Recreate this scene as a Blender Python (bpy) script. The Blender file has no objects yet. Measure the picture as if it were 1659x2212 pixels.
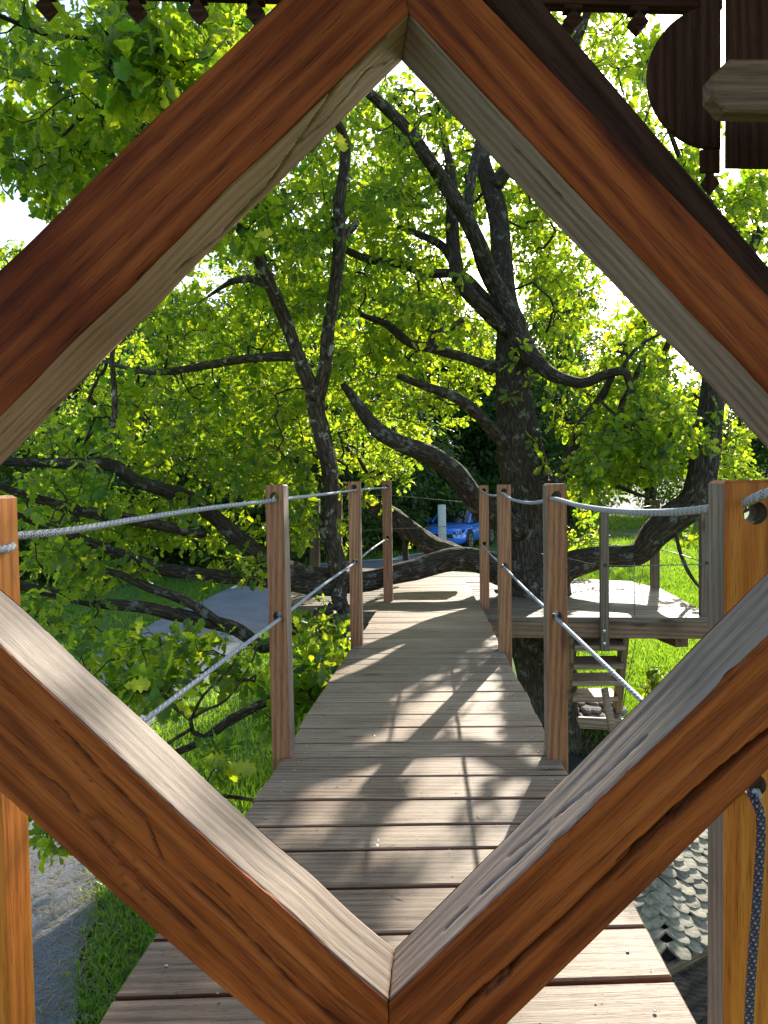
import bpy, bmesh, math, random
import numpy as np
from mathutils import Vector, Matrix, noise as mnoise

random.seed(7)
RNG = np.random.default_rng(11)
scene = bpy.context.scene
COL = scene.collection

# ------------------------------------------------------------------ camera
EYE = np.array([0.0, 0.0, 1.1])
PITCH, ROLL = math.radians(2.1), math.radians(0.8)
_f = np.array([0, math.cos(PITCH), -math.sin(PITCH)])
_r0 = np.array([1.0, 0, 0]); _u0 = np.cross(_r0, _f)
_r = math.cos(ROLL) * _r0 - math.sin(ROLL) * _u0
_u = math.sin(ROLL) * _r0 + math.cos(ROLL) * _u0
FPX = 1659.0
cam_data = bpy.data.cameras.new('camera')
cam_data.sensor_fit = 'VERTICAL'; cam_data.sensor_height = 36; cam_data.lens = 27
cam_data.clip_start = 0.05; cam_data.clip_end = 3000
cam = bpy.data.objects.new('camera', cam_data); COL.objects.link(cam)
M = Matrix.Identity(4)
for i in range(3):
    M[i][0], M[i][1], M[i][2], M[i][3] = _r[i], _u[i], -_f[i], EYE[i]
cam.matrix_world = M
scene.camera = cam

# ------------------------------------------------------------------ daylight
SUN_AZ, SUN_EL = math.radians(20.3), math.radians(24.2)
SUN_DIR = Vector((math.sin(SUN_AZ) * math.cos(SUN_EL), math.cos(SUN_AZ) * math.cos(SUN_EL), math.sin(SUN_EL)))
world = bpy.data.worlds.new('World'); scene.world = world; world.use_nodes = True
nt = world.node_tree; nt.nodes.clear()
sky = nt.nodes.new('ShaderNodeTexSky'); sky.sky_type = 'NISHITA'; sky.sun_disc = False
sky.sun_elevation = SUN_EL; sky.sun_rotation = SUN_AZ
sky.air_density = 1.0; sky.dust_density = 1.2; sky.ozone_density = 1.0
bg = nt.nodes.new('ShaderNodeBackground'); bg.inputs['Strength'].default_value = 0.15
wo = nt.nodes.new('ShaderNodeOutputWorld')
nt.links.new(sky.outputs[0], bg.inputs[0]); nt.links.new(bg.outputs[0], wo.inputs[0])
sun_data = bpy.data.lights.new('sun', 'SUN'); sun_data.energy = 4.3; sun_data.angle = math.radians(0.53)
sun_data.color = (1.0, 0.93, 0.80)
sun = bpy.data.objects.new('sun', sun_data); COL.objects.link(sun)
sun.rotation_euler = SUN_DIR.to_track_quat('Z', 'Y').to_euler()
scene.view_settings.view_transform = 'Standard'; scene.view_settings.look = 'None'
scene.view_settings.exposure = 1.3; scene.view_settings.gamma = 1.0
scene.view_settings.use_curve_mapping = False
scene.cycles.max_bounces = 7; scene.cycles.diffuse_bounces = 4; scene.cycles.glossy_bounces = 3
scene.cycles.transmission_bounces = 5; scene.cycles.transparent_max_bounces = 8
scene.cycles.use_denoising = True
scene.cycles.sample_clamp_indirect = 6.0
scene.cycles.caustics_reflective = False; scene.cycles.caustics_refractive = False

# ------------------------------------------------------------------ measuring helpers
def P(px, py, d):
    """point seen in direction (px, py) at distance d along the view axis (measured picture is 1659 x 2212)"""
    return EYE + _f * d + _r * ((px - 829.5) / FPX * d) + _u * ((1106 - py) / FPX * d)
def G(px, py, z=0.0):
    v = _f + _r * ((px - 829.5) / FPX) + _u * ((1106 - py) / FPX)
    return EYE + v * ((z - EYE[2]) / v[2])
def proj(V):
    V = np.asarray(V, float).reshape(-1, 3) - EYE
    d = V @ _f
    return np.stack([829.5 + FPX * (V @ _r) / d, 1106 - FPX * (V @ _u) / d, d], 1)
def sstep(t):
    t = np.clip(t, 0, 1); return t * t * (3 - 2 * t)
def nrm(v):
    v = np.asarray(v, float); return v / (np.linalg.norm(v) + 1e-12)
def _hash(i, j, k):
    n = (i * 374761393 + j * 668265263 + k * 2147483647 * 3 + k * 1274126177) & 0xffffffff
    n = ((n ^ (n >> 13)) * 1274126177) & 0xffffffff
    return ((n ^ (n >> 16)) & 0xffff) / 65535.0
def vnoise(p, seed=0):
    p = np.asarray(p, float); i = np.floor(p).astype(np.int64); f = p - i; f = f * f * (3 - 2 * f)
    out = 0
    for a in (0, 1):
        for b in (0, 1):
            for c in (0, 1):
                w = (f[..., 0] if a else 1 - f[..., 0]) * (f[..., 1] if b else 1 - f[..., 1]) * (f[..., 2] if c else 1 - f[..., 2])
                out = out + w * _hash(i[..., 0] + a + seed * 57, i[..., 1] + b, i[..., 2] + c)
    return out * 2 - 1
def fbm(p, seed=0, oct=3):
    p = np.asarray(p, float); s = 0; a = 1.0
    for o in range(oct):
        s = s + a * vnoise(p * 2 ** o, seed + o); a *= .5
    return s

# ------------------------------------------------------------------ object helpers
WM = {}
def reg(o, Mx): WM[o.name] = Mx.copy()
def props(o, label=None, cat=None, group=None, kind=None):
    if label: o['label'] = label
    if cat: o['category'] = cat
    if group: o['group'] = group
    if kind: o['kind'] = kind
    return o
def thing(name, label, cat, loc, group=None, rz=0.0):
    o = bpy.data.objects.new(name, None); o.empty_display_size = .1; COL.objects.link(o)
    Mx = Matrix.Translation(Vector(loc)) @ Matrix.Rotation(rz, 4, 'Z')
    o.matrix_world = Mx; reg(o, Mx)
    return props(o, label, cat, group)
def link(name, mesh, Mx=None, parent=None):
    o = bpy.data.objects.new(name, mesh); COL.objects.link(o)
    Mx = Mx if Mx is not None else Matrix.Identity(4)
    if parent is not None:
        o.parent = parent
        o.matrix_local = WM[parent.name].inverted() @ Mx
    else:
        o.matrix_world = Mx
    reg(o, Mx)
    return o
def mesh_np(name, V, Fs, mats, uv=None, attrs=None, smooth=False, midx=None):
    """V (n,3); Fs list of int arrays (m,k); uv per vertex; attrs {name: per-vertex float}"""
    me = bpy.data.meshes.new(name)
    V = np.asarray(V, np.float32); Fs = [np.asarray(F, np.int32) for F in Fs if len(F)]
    me.vertices.add(len(V)); me.vertices.foreach_set('co', V.ravel())
    nl = sum(F.size for F in Fs); npoly = sum(len(F) for F in Fs)
    loops = np.concatenate([F.ravel() for F in Fs]); tot = np.concatenate([np.full(len(F), F.shape[1]) for F in Fs]).astype(np.int32)
    start = np.concatenate([[0], np.cumsum(tot)[:-1]]).astype(np.int32)
    me.loops.add(nl); me.loops.foreach_set('vertex_index', loops)
    me.polygons.add(npoly); me.polygons.foreach_set('loop_start', start); me.polygons.foreach_set('loop_total', tot)
    if smooth: me.polygons.foreach_set('use_smooth', np.ones(npoly, bool))
    if midx is not None: me.polygons.foreach_set('material_index', np.asarray(midx, np.int32))
    if uv is not None:
        l = me.uv_layers.new(name='UVMap'); l.data.foreach_set('uv', np.asarray(uv, np.float32)[loops].ravel())
    for k, a in (attrs or {}).items():
        at = me.attributes.new(k, 'FLOAT', 'POINT'); at.data.foreach_set('value', np.asarray(a, np.float32))
    for m in (mats if isinstance(mats, (list, tuple)) else [mats]): me.materials.append(m)
    me.update(calc_edges=True); me.validate()
    return me
def mesh_py(name, V, F, mats, smooth=False, midx=None):
    me = bpy.data.meshes.new(name); me.from_pydata([tuple(map(float, v)) for v in V], [], [tuple(map(int, f)) for f in F])
    for m in (mats if isinstance(mats, (list, tuple)) else [mats]): me.materials.append(m)
    if midx is not None: me.polygons.foreach_set('material_index', midx)
    if smooth: me.polygons.foreach_set('use_smooth', [True] * len(F))
    me.update(); return me
def frame_mat(o, x, up):
    x = Vector(x).normalized(); up = Vector(up); y = up.cross(x).normalized(); z = x.cross(y)
    Mx = Matrix.Identity(4)
    for i in range(3): Mx[i][0], Mx[i][1], Mx[i][2], Mx[i][3] = x[i], y[i], z[i], o[i]
    return Mx
def bar(name, p0, p1, w, t, up, mat, parent=None, ch=0.003, w2=None):
    """squared timber from p0 to p1, local X runs along the grain; w across, t along `up`"""
    p0 = Vector(p0); p1 = Vector(p1); L = (p1 - p0).length
    Mx = frame_mat((p0 + p1) / 2, p1 - p0, up)
    V, F = [], []
    for e, (x, ww) in enumerate(((-L / 2, w), (L / 2, w2 or w))):
        a, b = ww / 2, t / 2
        for (y, z) in ((a - ch, b), (-a + ch, b), (-a, b - ch), (-a, -b + ch), (-a + ch, -b), (a - ch, -b), (a, -b + ch), (a, b - ch)):
            V.append((x, y, z))
    for i in range(8): F.append((i, (i + 1) % 8, 8 + (i + 1) % 8, 8 + i))
    F.append(tuple(range(7, -1, -1))); F.append(tuple(range(8, 16)))
    return link(name, mesh_py(name, V, F, mat), Mx, parent)
def prism(name, pts, t, mat, parent=None, ch=0.004, xdir=None, up=(0, 0, 1), mat2=None):
    """flat board: polygon pts (world, upper face, counter-clockwise seen from up) with thickness t and a chamfered top edge"""
    pts = [Vector(p) for p in pts]; c = sum(pts, Vector()) / len(pts)
    Mx = frame_mat(c, xdir if xdir is not None else pts[1] - pts[0], up); Mi = Mx.inverted()
    L = [Mi @ p for p in pts]; n = len(L); V = []
    cc = sum((Vector((l.x, l.y, 0)) for l in L), Vector()) / n
    ins = []
    for i in range(n):
        a, b, d = L[i - 1], L[i], L[(i + 1) % n]
        e1 = (b - a); e1.z = 0; e1.normalize(); e2 = (d - b); e2.z = 0; e2.normalize()
        n1 = Vector((-e1.y, e1.x, 0)); n2 = Vector((-e2.y, e2.x, 0)); m = n1 + n2
        m = m / max(.35, m.dot(n1)); ins.append(b + m * ch)
    V += [v for v in ins] + [Vector((l.x, l.y, l.z - ch)) for l in L] + [Vector((l.x, l.y, l.z - t)) for l in L]
    F = [tuple(range(n)), tuple(range(3 * n - 1, 2 * n - 1, -1))]
    for i in range(n):
        j = (i + 1) % n
        F.append((n + i, n + j, j, i)); F.append((2 * n + i, 2 * n + j, n + j, n + i))
    mi = [0, 1] + [0, 1] * n
    return link(name, mesh_py(name, V, F, [mat, mat2], midx=mi) if mat2 else mesh_py(name, V, F, mat), Mx, parent)
def tube_np(pts, radii, sides=10, rough=0.0, seed=0, caps=True, vs=None, twist=0.0):
    pts = np.asarray(pts, float); n = len(pts); radii = np.broadcast_to(np.asarray(radii, float), (n,))
    T = np.gradient(pts, axis=0); T /= np.linalg.norm(T, axis=1, keepdims=True) + 1e-9
    N = np.zeros_like(T); a = np.cross(T[0], [0, 0, 1.0]);
    if np.linalg.norm(a) < .1: a = np.cross(T[0], [0, 1.0, 0])
    N[0] = nrm(a)
    for i in range(1, n):
        v = N[i - 1] - T[i] * (N[i - 1] @ T[i]); N[i] = nrm(v)
    B = np.cross(T, N); s = sides + 1
    th = np.linspace(0, 2 * np.pi, s)
    Ls = np.concatenate([[0], np.cumsum(np.linalg.norm(np.diff(pts, axis=0), axis=1))])
    TH = th[None, :] + twist * Ls[:, None]
    rad = np.repeat(radii[:, None], s, 1)
    if rough > 0:
        q = np.stack([np.cos(th)[None, :] * 2.2 + 0 * Ls[:, None], np.sin(th)[None, :] * 2.2 + 0 * Ls[:, None], Ls[:, None] * 2.0 / max(.12, radii.max()) * .25 + 0 * th[None, :]], -1)
        q2 = np.stack([np.cos(th)[None, :] * 7 + 0 * Ls[:, None], np.sin(th)[None, :] * 7 + 0 * Ls[:, None], Ls[:, None] * 5 + 0 * th[None, :]], -1)
        rad = rad * (1 + rough * fbm(q, seed, 2) + rough * .35 * vnoise(q2, seed + 9))
    V = pts[:, None, :] + rad[..., None] * (np.cos(TH)[..., None] * N[:, None, :] + np.sin(TH)[..., None] * B[:, None, :])
    V = V.reshape(-1, 3)
    uv = np.stack([np.repeat(Ls[:, None], s, 1), (th / (2 * np.pi))[None, :] * 2 * np.pi * (vs or radii.max()) + 0 * Ls[:, None]], -1).reshape(-1, 2)
    i = np.arange(n - 1)[:, None] * s; j = np.arange(sides)[None, :]
    F = np.stack([i + j, i + j + 1, i + j + 1 + s, i + j + s], -1).reshape(-1, 4)
    tri = np.zeros((0, 3), int)
    if caps:
        V = np.concatenate([V, pts[:1], pts[-1:]]); uv = np.concatenate([uv, uv[:1], uv[-1:]])
        c0, c1 = len(V) - 2, len(V) - 1; j = np.arange(sides); b = (n - 1) * s
        tri = np.concatenate([np.stack([j + 1, j, c0 + 0 * j], 1), np.stack([b + j, b + j + 1, c1 + 0 * j], 1)])
    return V, F, tri, uv
def tube(name, pts, radii, sides, mat, parent=None, rough=0.0, seed=0, twist=0.0, smooth=True):
    V, F, T, uv = tube_np(pts, radii, sides, rough, seed, twist=twist)
    o0 = V.mean(0)
    return link(name, mesh_np(name, V - o0, [F, T], mat, uv=uv, smooth=smooth), Matrix.Translation(Vector(o0)), parent)
def resample(pts, step, vals=None):
    """Catmull-Rom through pts, even spacing"""
    pts = np.asarray(pts, float); n = len(pts)
    Q = np.vstack([2 * pts[0] - pts[1], pts, 2 * pts[-1] - pts[-2]]); out, ov = [], []
    vals = np.asarray(vals, float) if vals is not None else np.zeros(n)
    for i in range(n - 1):
        p0, p1, p2, p3 = Q[i:i + 4]; m = max(1, int(np.ceil(np.linalg.norm(p2 - p1) / step)))
        for k in range(m):
            t = k / m
            out.append(.5 * ((2 * p1) + (p2 - p0) * t + (2 * p0 - 5 * p1 + 4 * p2 - p3) * t * t + (3 * p1 - p0 - 3 * p2 + p3) * t ** 3))
            ov.append(vals[i] * (1 - t) + vals[i + 1] * t)
    out.append(pts[-1]); ov.append(vals[-1])
    return np.array(out), np.array(ov)

# ------------------------------------------------------------------ materials
def newmat(name):
    m = bpy.data.materials.new(name); m.use_nodes = True; t = m.node_tree; t.nodes.clear()
    out = t.nodes.new('ShaderNodeOutputMaterial')
    def N(kind, **kw):
        nd = t.nodes.new('ShaderNode' + kind)
        for k, v in kw.items():
            if k.startswith('_'): setattr(nd, k[1:], v)
            else: nd.inputs[k.replace('__', ' ')].default_value = v
        return nd
    def L(a, b): t.links.new(a, b)
    return m, t, N, L, out
def ramp(N, stops):
    r = N('ValToRGB'); e = r.color_ramp.elements
    while len(e) < len(stops): e.new(.5)
    for i, (p, c) in enumerate(stops):
        e[i].position = p; e[i].color = (*c, 1)
    return r
def mathn(N, L, op, a, b=None, clamp=False):
    m = N('Math', _operation=op, _use_clamp=clamp)
    for i, x in enumerate((a, b)):
        if x is None: continue
        if isinstance(x, (int, float)): m.inputs[i].default_value = x
        else: L(x, m.inputs[i])
    return m.outputs[0]
def mixc(N, L, fac, a, b, blend='MIX'):
    m = N('Mix', _data_type='RGBA', _blend_type=blend)
    for s, x in ((0, fac), (6, a), (7, b)):
        if isinstance(x, (int, float)): m.inputs[s].default_value = x
        elif isinstance(x, tuple): m.inputs[s].default_value = (*x, 1) if len(x) == 3 else x
        else: L(x, m.inputs[s])
    return m.outputs[2]
def wood(name, dark, mid, light, rough=.6, grain=1.0, bump=.4, var=.25, spots=0.0, spec=.35, blotch=None, coat=0.0, knots=.75):
    m, t, N, L, out = newmat(name)
    tc = N('TexCoord'); oi = N('ObjectInfo')
    off = N('VectorMath', _operation='SCALE'); off.inputs[0].default_value = (31.7, 17.3, 23.9); L(oi.outputs['Random'], off.inputs['Scale'])
    ad = N('VectorMath', _operation='ADD'); L(tc.outputs['Object'], ad.inputs[0]); L(off.outputs[0], ad.inputs[1])
    def nz(sx, sy, detail=4.0, dist=0.0, ro=.55):
        mp = N('Mapping'); mp.inputs['Scale'].default_value = (sx, sy, sy); L(ad.outputs[0], mp.inputs[0])
        n = N('TexNoise', Scale=1.0, Detail=detail, Roughness=ro, Distortion=dist); L(mp.outputs[0], n.inputs['Vector']); return n.outputs['Fac']
    n1 = nz(3.2 * grain, 115 * grain, 4, .5); n2 = nz(1.1 * grain, 16 * grain, 3, .9); n3 = nz(16 * grain, 420 * grain, 2); n4 = nz(3.0, 5.0, 3)
    mp = N('Mapping'); mp.inputs['Scale'].default_value = (.35 * grain, 9 * grain, 9 * grain); L(ad.outputs[0], mp.inputs[0])
    wv = N('TexWave', _wave_type='BANDS', _bands_direction='DIAGONAL', Scale=2.2, Distortion=5.0, Detail=3.0); wv.inputs['Detail Scale'].default_value = .8
    L(mp.outputs[0], wv.inputs['Vector'])
    s = mathn(N, L, 'MULTIPLY', n1, .40); s = mathn(N, L, 'ADD', s, mathn(N, L, 'MULTIPLY', n2, .30))
    s = mathn(N, L, 'ADD', s, mathn(N, L, 'MULTIPLY', n3, .18)); s = mathn(N, L, 'ADD', s, mathn(N, L, 'MULTIPLY', wv.outputs['Fac'], .14))
    r = ramp(N, [(.36, dark), (.52, mid), (.68, light)]); L(s, r.inputs[0])
    col = r.outputs[0]
    if blotch is not None:
        b = ramp(N, [(.42, (0, 0, 0)), (.66, (1, 1, 1))]); L(n4, b.inputs[0]); col = mixc(N, L, b.outputs[0], col, blotch, 'MULTIPLY')
    pores = ramp(N, [(.30, (.45, .42, .40)), (.42, (1, 1, 1))]); L(n3, pores.inputs[0]); col = mixc(N, L, .8, col, pores.outputs[0], 'MULTIPLY')
    if knots > 0:
        mk = N('Mapping'); mk.inputs['Scale'].default_value = (1.9, 7.5, 7.5); L(ad.outputs[0], mk.inputs[0])
        vk = N('TexVoronoi', Scale=1.0); L(mk.outputs[0], vk.inputs['Vector'])
        kr = ramp(N, [(.0, (.16, .10, .07)), (.085, (.30, .2, .14)), (.10, (.62, .52, .45)), (.17, (1, 1, 1))]); L(vk.outputs['Distance'], kr.inputs[0]); col = mixc(N, L, knots, col, kr.outputs[0], 'MULTIPLY')
    if spots > 0:
        mp2 = N('Mapping'); mp2.inputs['Scale'].default_value = (60, 140, 140); L(ad.outputs[0], mp2.inputs[0])
        sp = N('TexNoise', Scale=1.0, Detail=1.0); L(mp2.outputs[0], sp.inputs['Vector'])
        rs = ramp(N, [(.66, (1, 1, 1)), (.72, (.35, .22, .16))]); L(sp.outputs['Fac'], rs.inputs[0]); col = mixc(N, L, spots, col, rs.outputs[0], 'MULTIPLY')
    hv = N('HueSaturation'); L(col, hv.inputs['Color'])
    L(mathn(N, L, 'ADD', mathn(N, L, 'MULTIPLY', oi.outputs['Random'], var), 1 - var / 2), hv.inputs['Value'])
    at = N('Attribute', _attribute_name='crack'); dk = mixc(N, L, mathn(N, L, 'MULTIPLY', at.outputs['Fac'], .92), hv.outputs[0], (.008, .006, .005))
    p = N('BsdfPrincipled'); L(dk, p.inputs['Base Color'])
    rr = mathn(N, L, 'ADD', mathn(N, L, 'MULTIPLY', n1, .25), rough - .12); L(rr, p.inputs['Roughness'])
    p.inputs['Specular IOR Level'].default_value = spec; p.inputs['Coat Weight'].default_value = coat; p.inputs['Coat Roughness'].default_value = .3
    bs = mathn(N, L, 'ADD', mathn(N, L, 'MULTIPLY', n1, .6), mathn(N, L, 'MULTIPLY', n3, .5))
    bp = N('Bump', Strength=bump, Distance=.004); L(bs, bp.inputs['Height']); L(bp.outputs[0], p.inputs['Normal'])
    L(p.outputs[0], out.inputs[0]); return m
def plain(name, col, rough=.5, metal=0.0, spec=.5, coat=0.0, nscale=0, namp=.3):
    m, t, N, L, out = newmat(name); p = N('BsdfPrincipled'); p.inputs['Base Color'].default_value = (*col, 1)
    p.inputs['Roughness'].default_value = rough; p.inputs['Metallic'].default_value = metal; p.inputs['Specular IOR Level'].default_value = spec; p.inputs['Coat Weight'].default_value = coat
    if nscale:
        tc = N('TexCoord'); n = N('TexNoise', Scale=nscale, Detail=4.0); L(tc.outputs['Object'], n.inputs['Vector'])
        r = ramp(N, [(.3, tuple(c * (1 - namp) for c in col)), (.7, tuple(min(1, c * (1 + namp)) for c in col))]); L(n.outputs['Fac'], r.inputs[0]); L(r.outputs[0], p.inputs['Base Color'])
    L(p.outputs[0], out.inputs[0]); return m
def leafmat(name, c_lo, c_hi, t_lo, t_hi, tr=.5, veins=True):
    m, t, N, L, out = newmat(name)
    at = N('Attribute', _attribute_name='tint'); oi = N('ObjectInfo')
    f = mathn(N, L, 'FRACT', mathn(N, L, 'ADD', at.outputs['Fac'], oi.outputs['Random']))
    c = mixc(N, L, f, c_lo, c_hi); tc_ = mixc(N, L, f, t_lo, t_hi)
    if veins:
        uv = N('UVMap', _uv_map='UVMap'); sp = N('SeparateXYZ'); L(uv.outputs[0], sp.inputs[0])
        av = mathn(N, L, 'ABSOLUTE', sp.outputs[1])
        ph = mathn(N, L, 'SUBTRACT', mathn(N, L, 'MULTIPLY', sp.outputs[0], 7.0), mathn(N, L, 'MULTIPLY', av, 9.0))
        fr = mathn(N, L, 'ABSOLUTE', mathn(N, L, 'SUBTRACT', mathn(N, L, 'FRACT', ph), .5))
        side = mathn(N, L, 'LESS_THAN', fr, .07); midr = mathn(N, L, 'LESS_THAN', av, .018)
        v = mathn(N, L, 'MAXIMUM', side, midr)
        tc_ = mixc(N, L, mathn(N, L, 'MULTIPLY', v, .45), tc_, tuple(x * .45 for x in t_lo)); c = mixc(N, L, mathn(N, L, 'MULTIPLY', v, .5), c, tuple(min(1, x * 1.9) for x in c_hi))
    p = N('BsdfPrincipled'); L(c, p.inputs['Base Color']); p.inputs['Roughness'].default_value = .38; p.inputs['Specular IOR Level'].default_value = .45
    tl = N('BsdfTranslucent'); L(tc_, tl.inputs['Color'])
    mx = N('MixShader'); mx.inputs[0].default_value = tr; L(p.outputs[0], mx.inputs[1]); L(tl.outputs[0], mx.inputs[2])
    L(mx.outputs[0], out.inputs[0]); return m
def barkmat(name, dark, light, lichen=(.34, .36, .31), amount=.5, bump=.9):
    m, t, N, L, out = newmat(name); uv = N('UVMap', _uv_map='UVMap'); tc = N('TexCoord')
    mp = N('Mapping'); mp.inputs['Scale'].default_value = (11, 42, 1); L(uv.outputs[0], mp.inputs[0])
    nd = N('TexNoise', Scale=1.0, Detail=4.0, Roughness=.65, Distortion=.7); L(mp.outputs[0], nd.inputs['Vector'])
    mp2 = N('Mapping'); mp2.inputs['Scale'].default_value = (7, 30, 1); L(uv.outputs[0], mp2.inputs[0])
    vo = N('TexVoronoi', _feature='DISTANCE_TO_EDGE', Scale=1.0); L(mp2.outputs[0], vo.inputs['Vector'])
    h = mathn(N, L, 'ADD', mathn(N, L, 'MULTIPLY', nd.outputs['Fac'], .6), mathn(N, L, 'MULTIPLY', vo.outputs[0], .9))
    r = ramp(N, [(.25, dark), (.75, light)]); L(h, r.inputs[0])
    n2 = N('TexNoise', Scale=9.0, Detail=5.0, Roughness=.7); L(tc.outputs['Object'], n2.inputs['Vector'])
    rl = ramp(N, [(.57, (0, 0, 0)), (.62, (1, 1, 1))]); L(n2.outputs['Fac'], rl.inputs[0])
    c = mixc(N, L, mathn(N, L, 'MULTIPLY', rl.outputs[0], amount), r.outputs[0], lichen)
    p = N('BsdfPrincipled'); L(c, p.inputs['Base Color']); p.inputs['Roughness'].default_value = .9; p.inputs['Specular IOR Level'].default_value = .2
    b = N('Bump', Strength=bump, Distance=.035); L(h, b.inputs['Height']); L(b.outputs[0], p.inputs['Normal'])
    L(p.outputs[0], out.inputs[0]); return m
def groundmat(name, stops, scale, bump=.5, fine=60, rough=.95, speck=None):
    m, t, N, L, out = newmat(name); tc = N('TexCoord')
    n = N('TexNoise', Scale=scale, Detail=6.0, Roughness=.6); L(tc.outputs['Object'], n.inputs['Vector'])
    n2 = N('TexNoise', Scale=fine, Detail=3.0, Roughness=.7); L(tc.outputs['Object'], n2.inputs['Vector'])
    s = mathn(N, L, 'ADD', mathn(N, L, 'MULTIPLY', n.outputs['Fac'], .6), mathn(N, L, 'MULTIPLY', n2.outputs['Fac'], .4))
    r = ramp(N, stops); L(s, r.inputs[0]); c = r.outputs[0]
    if speck:
        v = N('TexVoronoi', Scale=speck); L(tc.outputs['Object'], v.inputs['Vector'])
        c = mixc(N, L, .55, c, v.outputs['Color'], 'OVERLAY'); hs = N('HueSaturation', Saturation=.25); L(c, hs.inputs['Color']); c = hs.outputs[0]
    p = N('BsdfPrincipled'); L(c, p.inputs['Base Color']); p.inputs['Roughness'].default_value = rough; p.inputs['Specular IOR Level'].default_value = .25
    b = N('Bump', Strength=bump, Distance=.03); L(n2.outputs['Fac'], b.inputs['Height']); L(b.outputs[0], p.inputs['Normal'])
    L(p.outputs[0], out.inputs[0]); return m
def ropemat(name, a, b, fl, scale=1.0):
    """braid: diagonal strands crossing both ways over the rope"""
    m, t, N, L, out = newmat(name); uv = N('UVMap', _uv_map='UVMap'); sp = N('SeparateXYZ'); L(uv.outputs[0], sp.inputs[0])
    u = mathn(N, L, 'MULTIPLY', sp.outputs[0], 150 * scale); v = mathn(N, L, 'MULTIPLY', sp.outputs[1], 255 * scale)
    s1 = mathn(N, L, 'SINE', mathn(N, L, 'ADD', u, v)); s2 = mathn(N, L, 'SINE', mathn(N, L, 'SUBTRACT', mathn(N, L, 'MULTIPLY', u, 3.0), v))
    h = mathn(N, L, 'MAXIMUM', s1, s2); f = mathn(N, L, 'GREATER_THAN', mathn(N, L, 'MULTIPLY', s1, s2), fl)
    c = mixc(N, L, f, a, b); r = ramp(N, [(.0, (.5, .5, .54)), (.6, (1, 1, 1))]); L(h, r.inputs[0]); c = mixc(N, L, 1.0, c, r.outputs[0], 'MULTIPLY')
    p = N('BsdfPrincipled'); L(c, p.inputs['Base Color']); p.inputs['Roughness'].default_value = .55
    bp = N('Bump', Strength=.8, Distance=.002); L(h, bp.inputs['Height']); L(bp.outputs[0], p.inputs['Normal']); L(p.outputs[0], out.inputs[0]); return m

W_STAIN_UP = wood('dark_stained_beam_wood', (.105, .019, .004), (.23, .046, .008), (.33, .080, .016), rough=.6, grain=1.1, bump=.5, var=.1, blotch=(.60, .48, .42), spec=.12)  # darker, redder tone of the beam stain for the two upper beams
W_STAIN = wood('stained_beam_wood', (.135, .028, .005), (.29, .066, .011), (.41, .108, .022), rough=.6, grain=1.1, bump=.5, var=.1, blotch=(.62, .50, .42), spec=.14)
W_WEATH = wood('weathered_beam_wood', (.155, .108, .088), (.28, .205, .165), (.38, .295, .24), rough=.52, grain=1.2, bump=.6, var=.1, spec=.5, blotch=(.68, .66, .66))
W_SILL = wood('toned_down_beam_wood', (.105, .073, .056), (.225, .162, .118), (.31, .232, .175), rough=.62, grain=1.2, bump=.6, var=.1, spec=.22, blotch=(.62, .62, .64))  # weathered wood darkened to hold down full sun on the lower left beam
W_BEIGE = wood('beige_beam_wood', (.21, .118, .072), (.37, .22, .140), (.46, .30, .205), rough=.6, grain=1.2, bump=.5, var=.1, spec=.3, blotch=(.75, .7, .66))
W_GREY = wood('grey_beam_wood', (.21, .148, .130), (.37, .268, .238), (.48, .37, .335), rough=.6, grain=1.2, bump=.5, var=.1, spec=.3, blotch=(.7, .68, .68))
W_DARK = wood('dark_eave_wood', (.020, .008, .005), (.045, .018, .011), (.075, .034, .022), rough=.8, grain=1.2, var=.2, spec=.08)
W_DECK = wood('deck_plank_wood', (.17, .110, .066), (.33, .232, .148), (.45, .338, .228), rough=.6, grain=1.1, bump=.6, var=.35, spots=.5, blotch=(.8, .74, .7))
W_POST = wood('railing_post_wood', (.20, .076, .032), (.35, .150, .070), (.46, .225, .115), rough=.55, grain=1.3, var=.2)
W_HONEY = wood('honey_post_wood', (.40, .105, .012), (.60, .185, .022), (.70, .27, .045), rough=.45, grain=1.0, var=.15, spec=.4)
W_PLAT = wood('platform_plank_wood', (.125, .092, .064), (.225, .172, .125), (.31, .25, .19), rough=.65, grain=1.0, var=.3, blotch=(.75, .7, .68))
W_PPOST = wood('platform_post_wood', (.09, .06, .042), (.17, .115, .08), (.25, .18, .13), rough=.65, grain=1.1, var=.2)
W_FASC = wood('fascia_wood', (.13, .06, .032), (.25, .135, .08), (.35, .21, .13), rough=.6, grain=.7, var=.1, blotch=(.5, .42, .38))
W_PALE = wood('bleached_post_wood', (.34, .36, .33), (.52, .54, .48), (.64, .64, .58), rough=.7, grain=1.0, var=.1)
LEAF = leafmat('oak_leaf', (.012, .044, .016), (.034, .092, .022), (.20, .42, .016), (.86, .96, .024), .62)
LEAF_Y = leafmat('yellow_oak_leaf', (.20, .26, .02), (.26, .32, .03), (.62, .66, .03), (.75, .78, .05), .55)
LEAF_F = leafmat('forest_leaf', (.015, .045, .014), (.040, .095, .022), (.10, .22, .02), (.28, .42, .03), .45, veins=False)
LEAF_S = leafmat('bush_leaf', (.04, .10, .015), (.07, .15, .02), (.35, .50, .02), (.55, .68, .04), .5, veins=False)
NEEDLE = leafmat('pine_needle', (.018, .045, .025), (.035, .07, .035), (.03, .07, .03), (.08, .14, .05), .25, veins=False)
GRASSM = leafmat('grass_blade', (.045, .125, .018), (.080, .19, .026), (.26, .48, .02), (.46, .68, .03), .48, veins=False)
STRAW = leafmat('straw', (.22, .18, .09), (.36, .30, .17), (.2, .16, .07), (.3, .24, .1), .25, veins=False)
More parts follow.
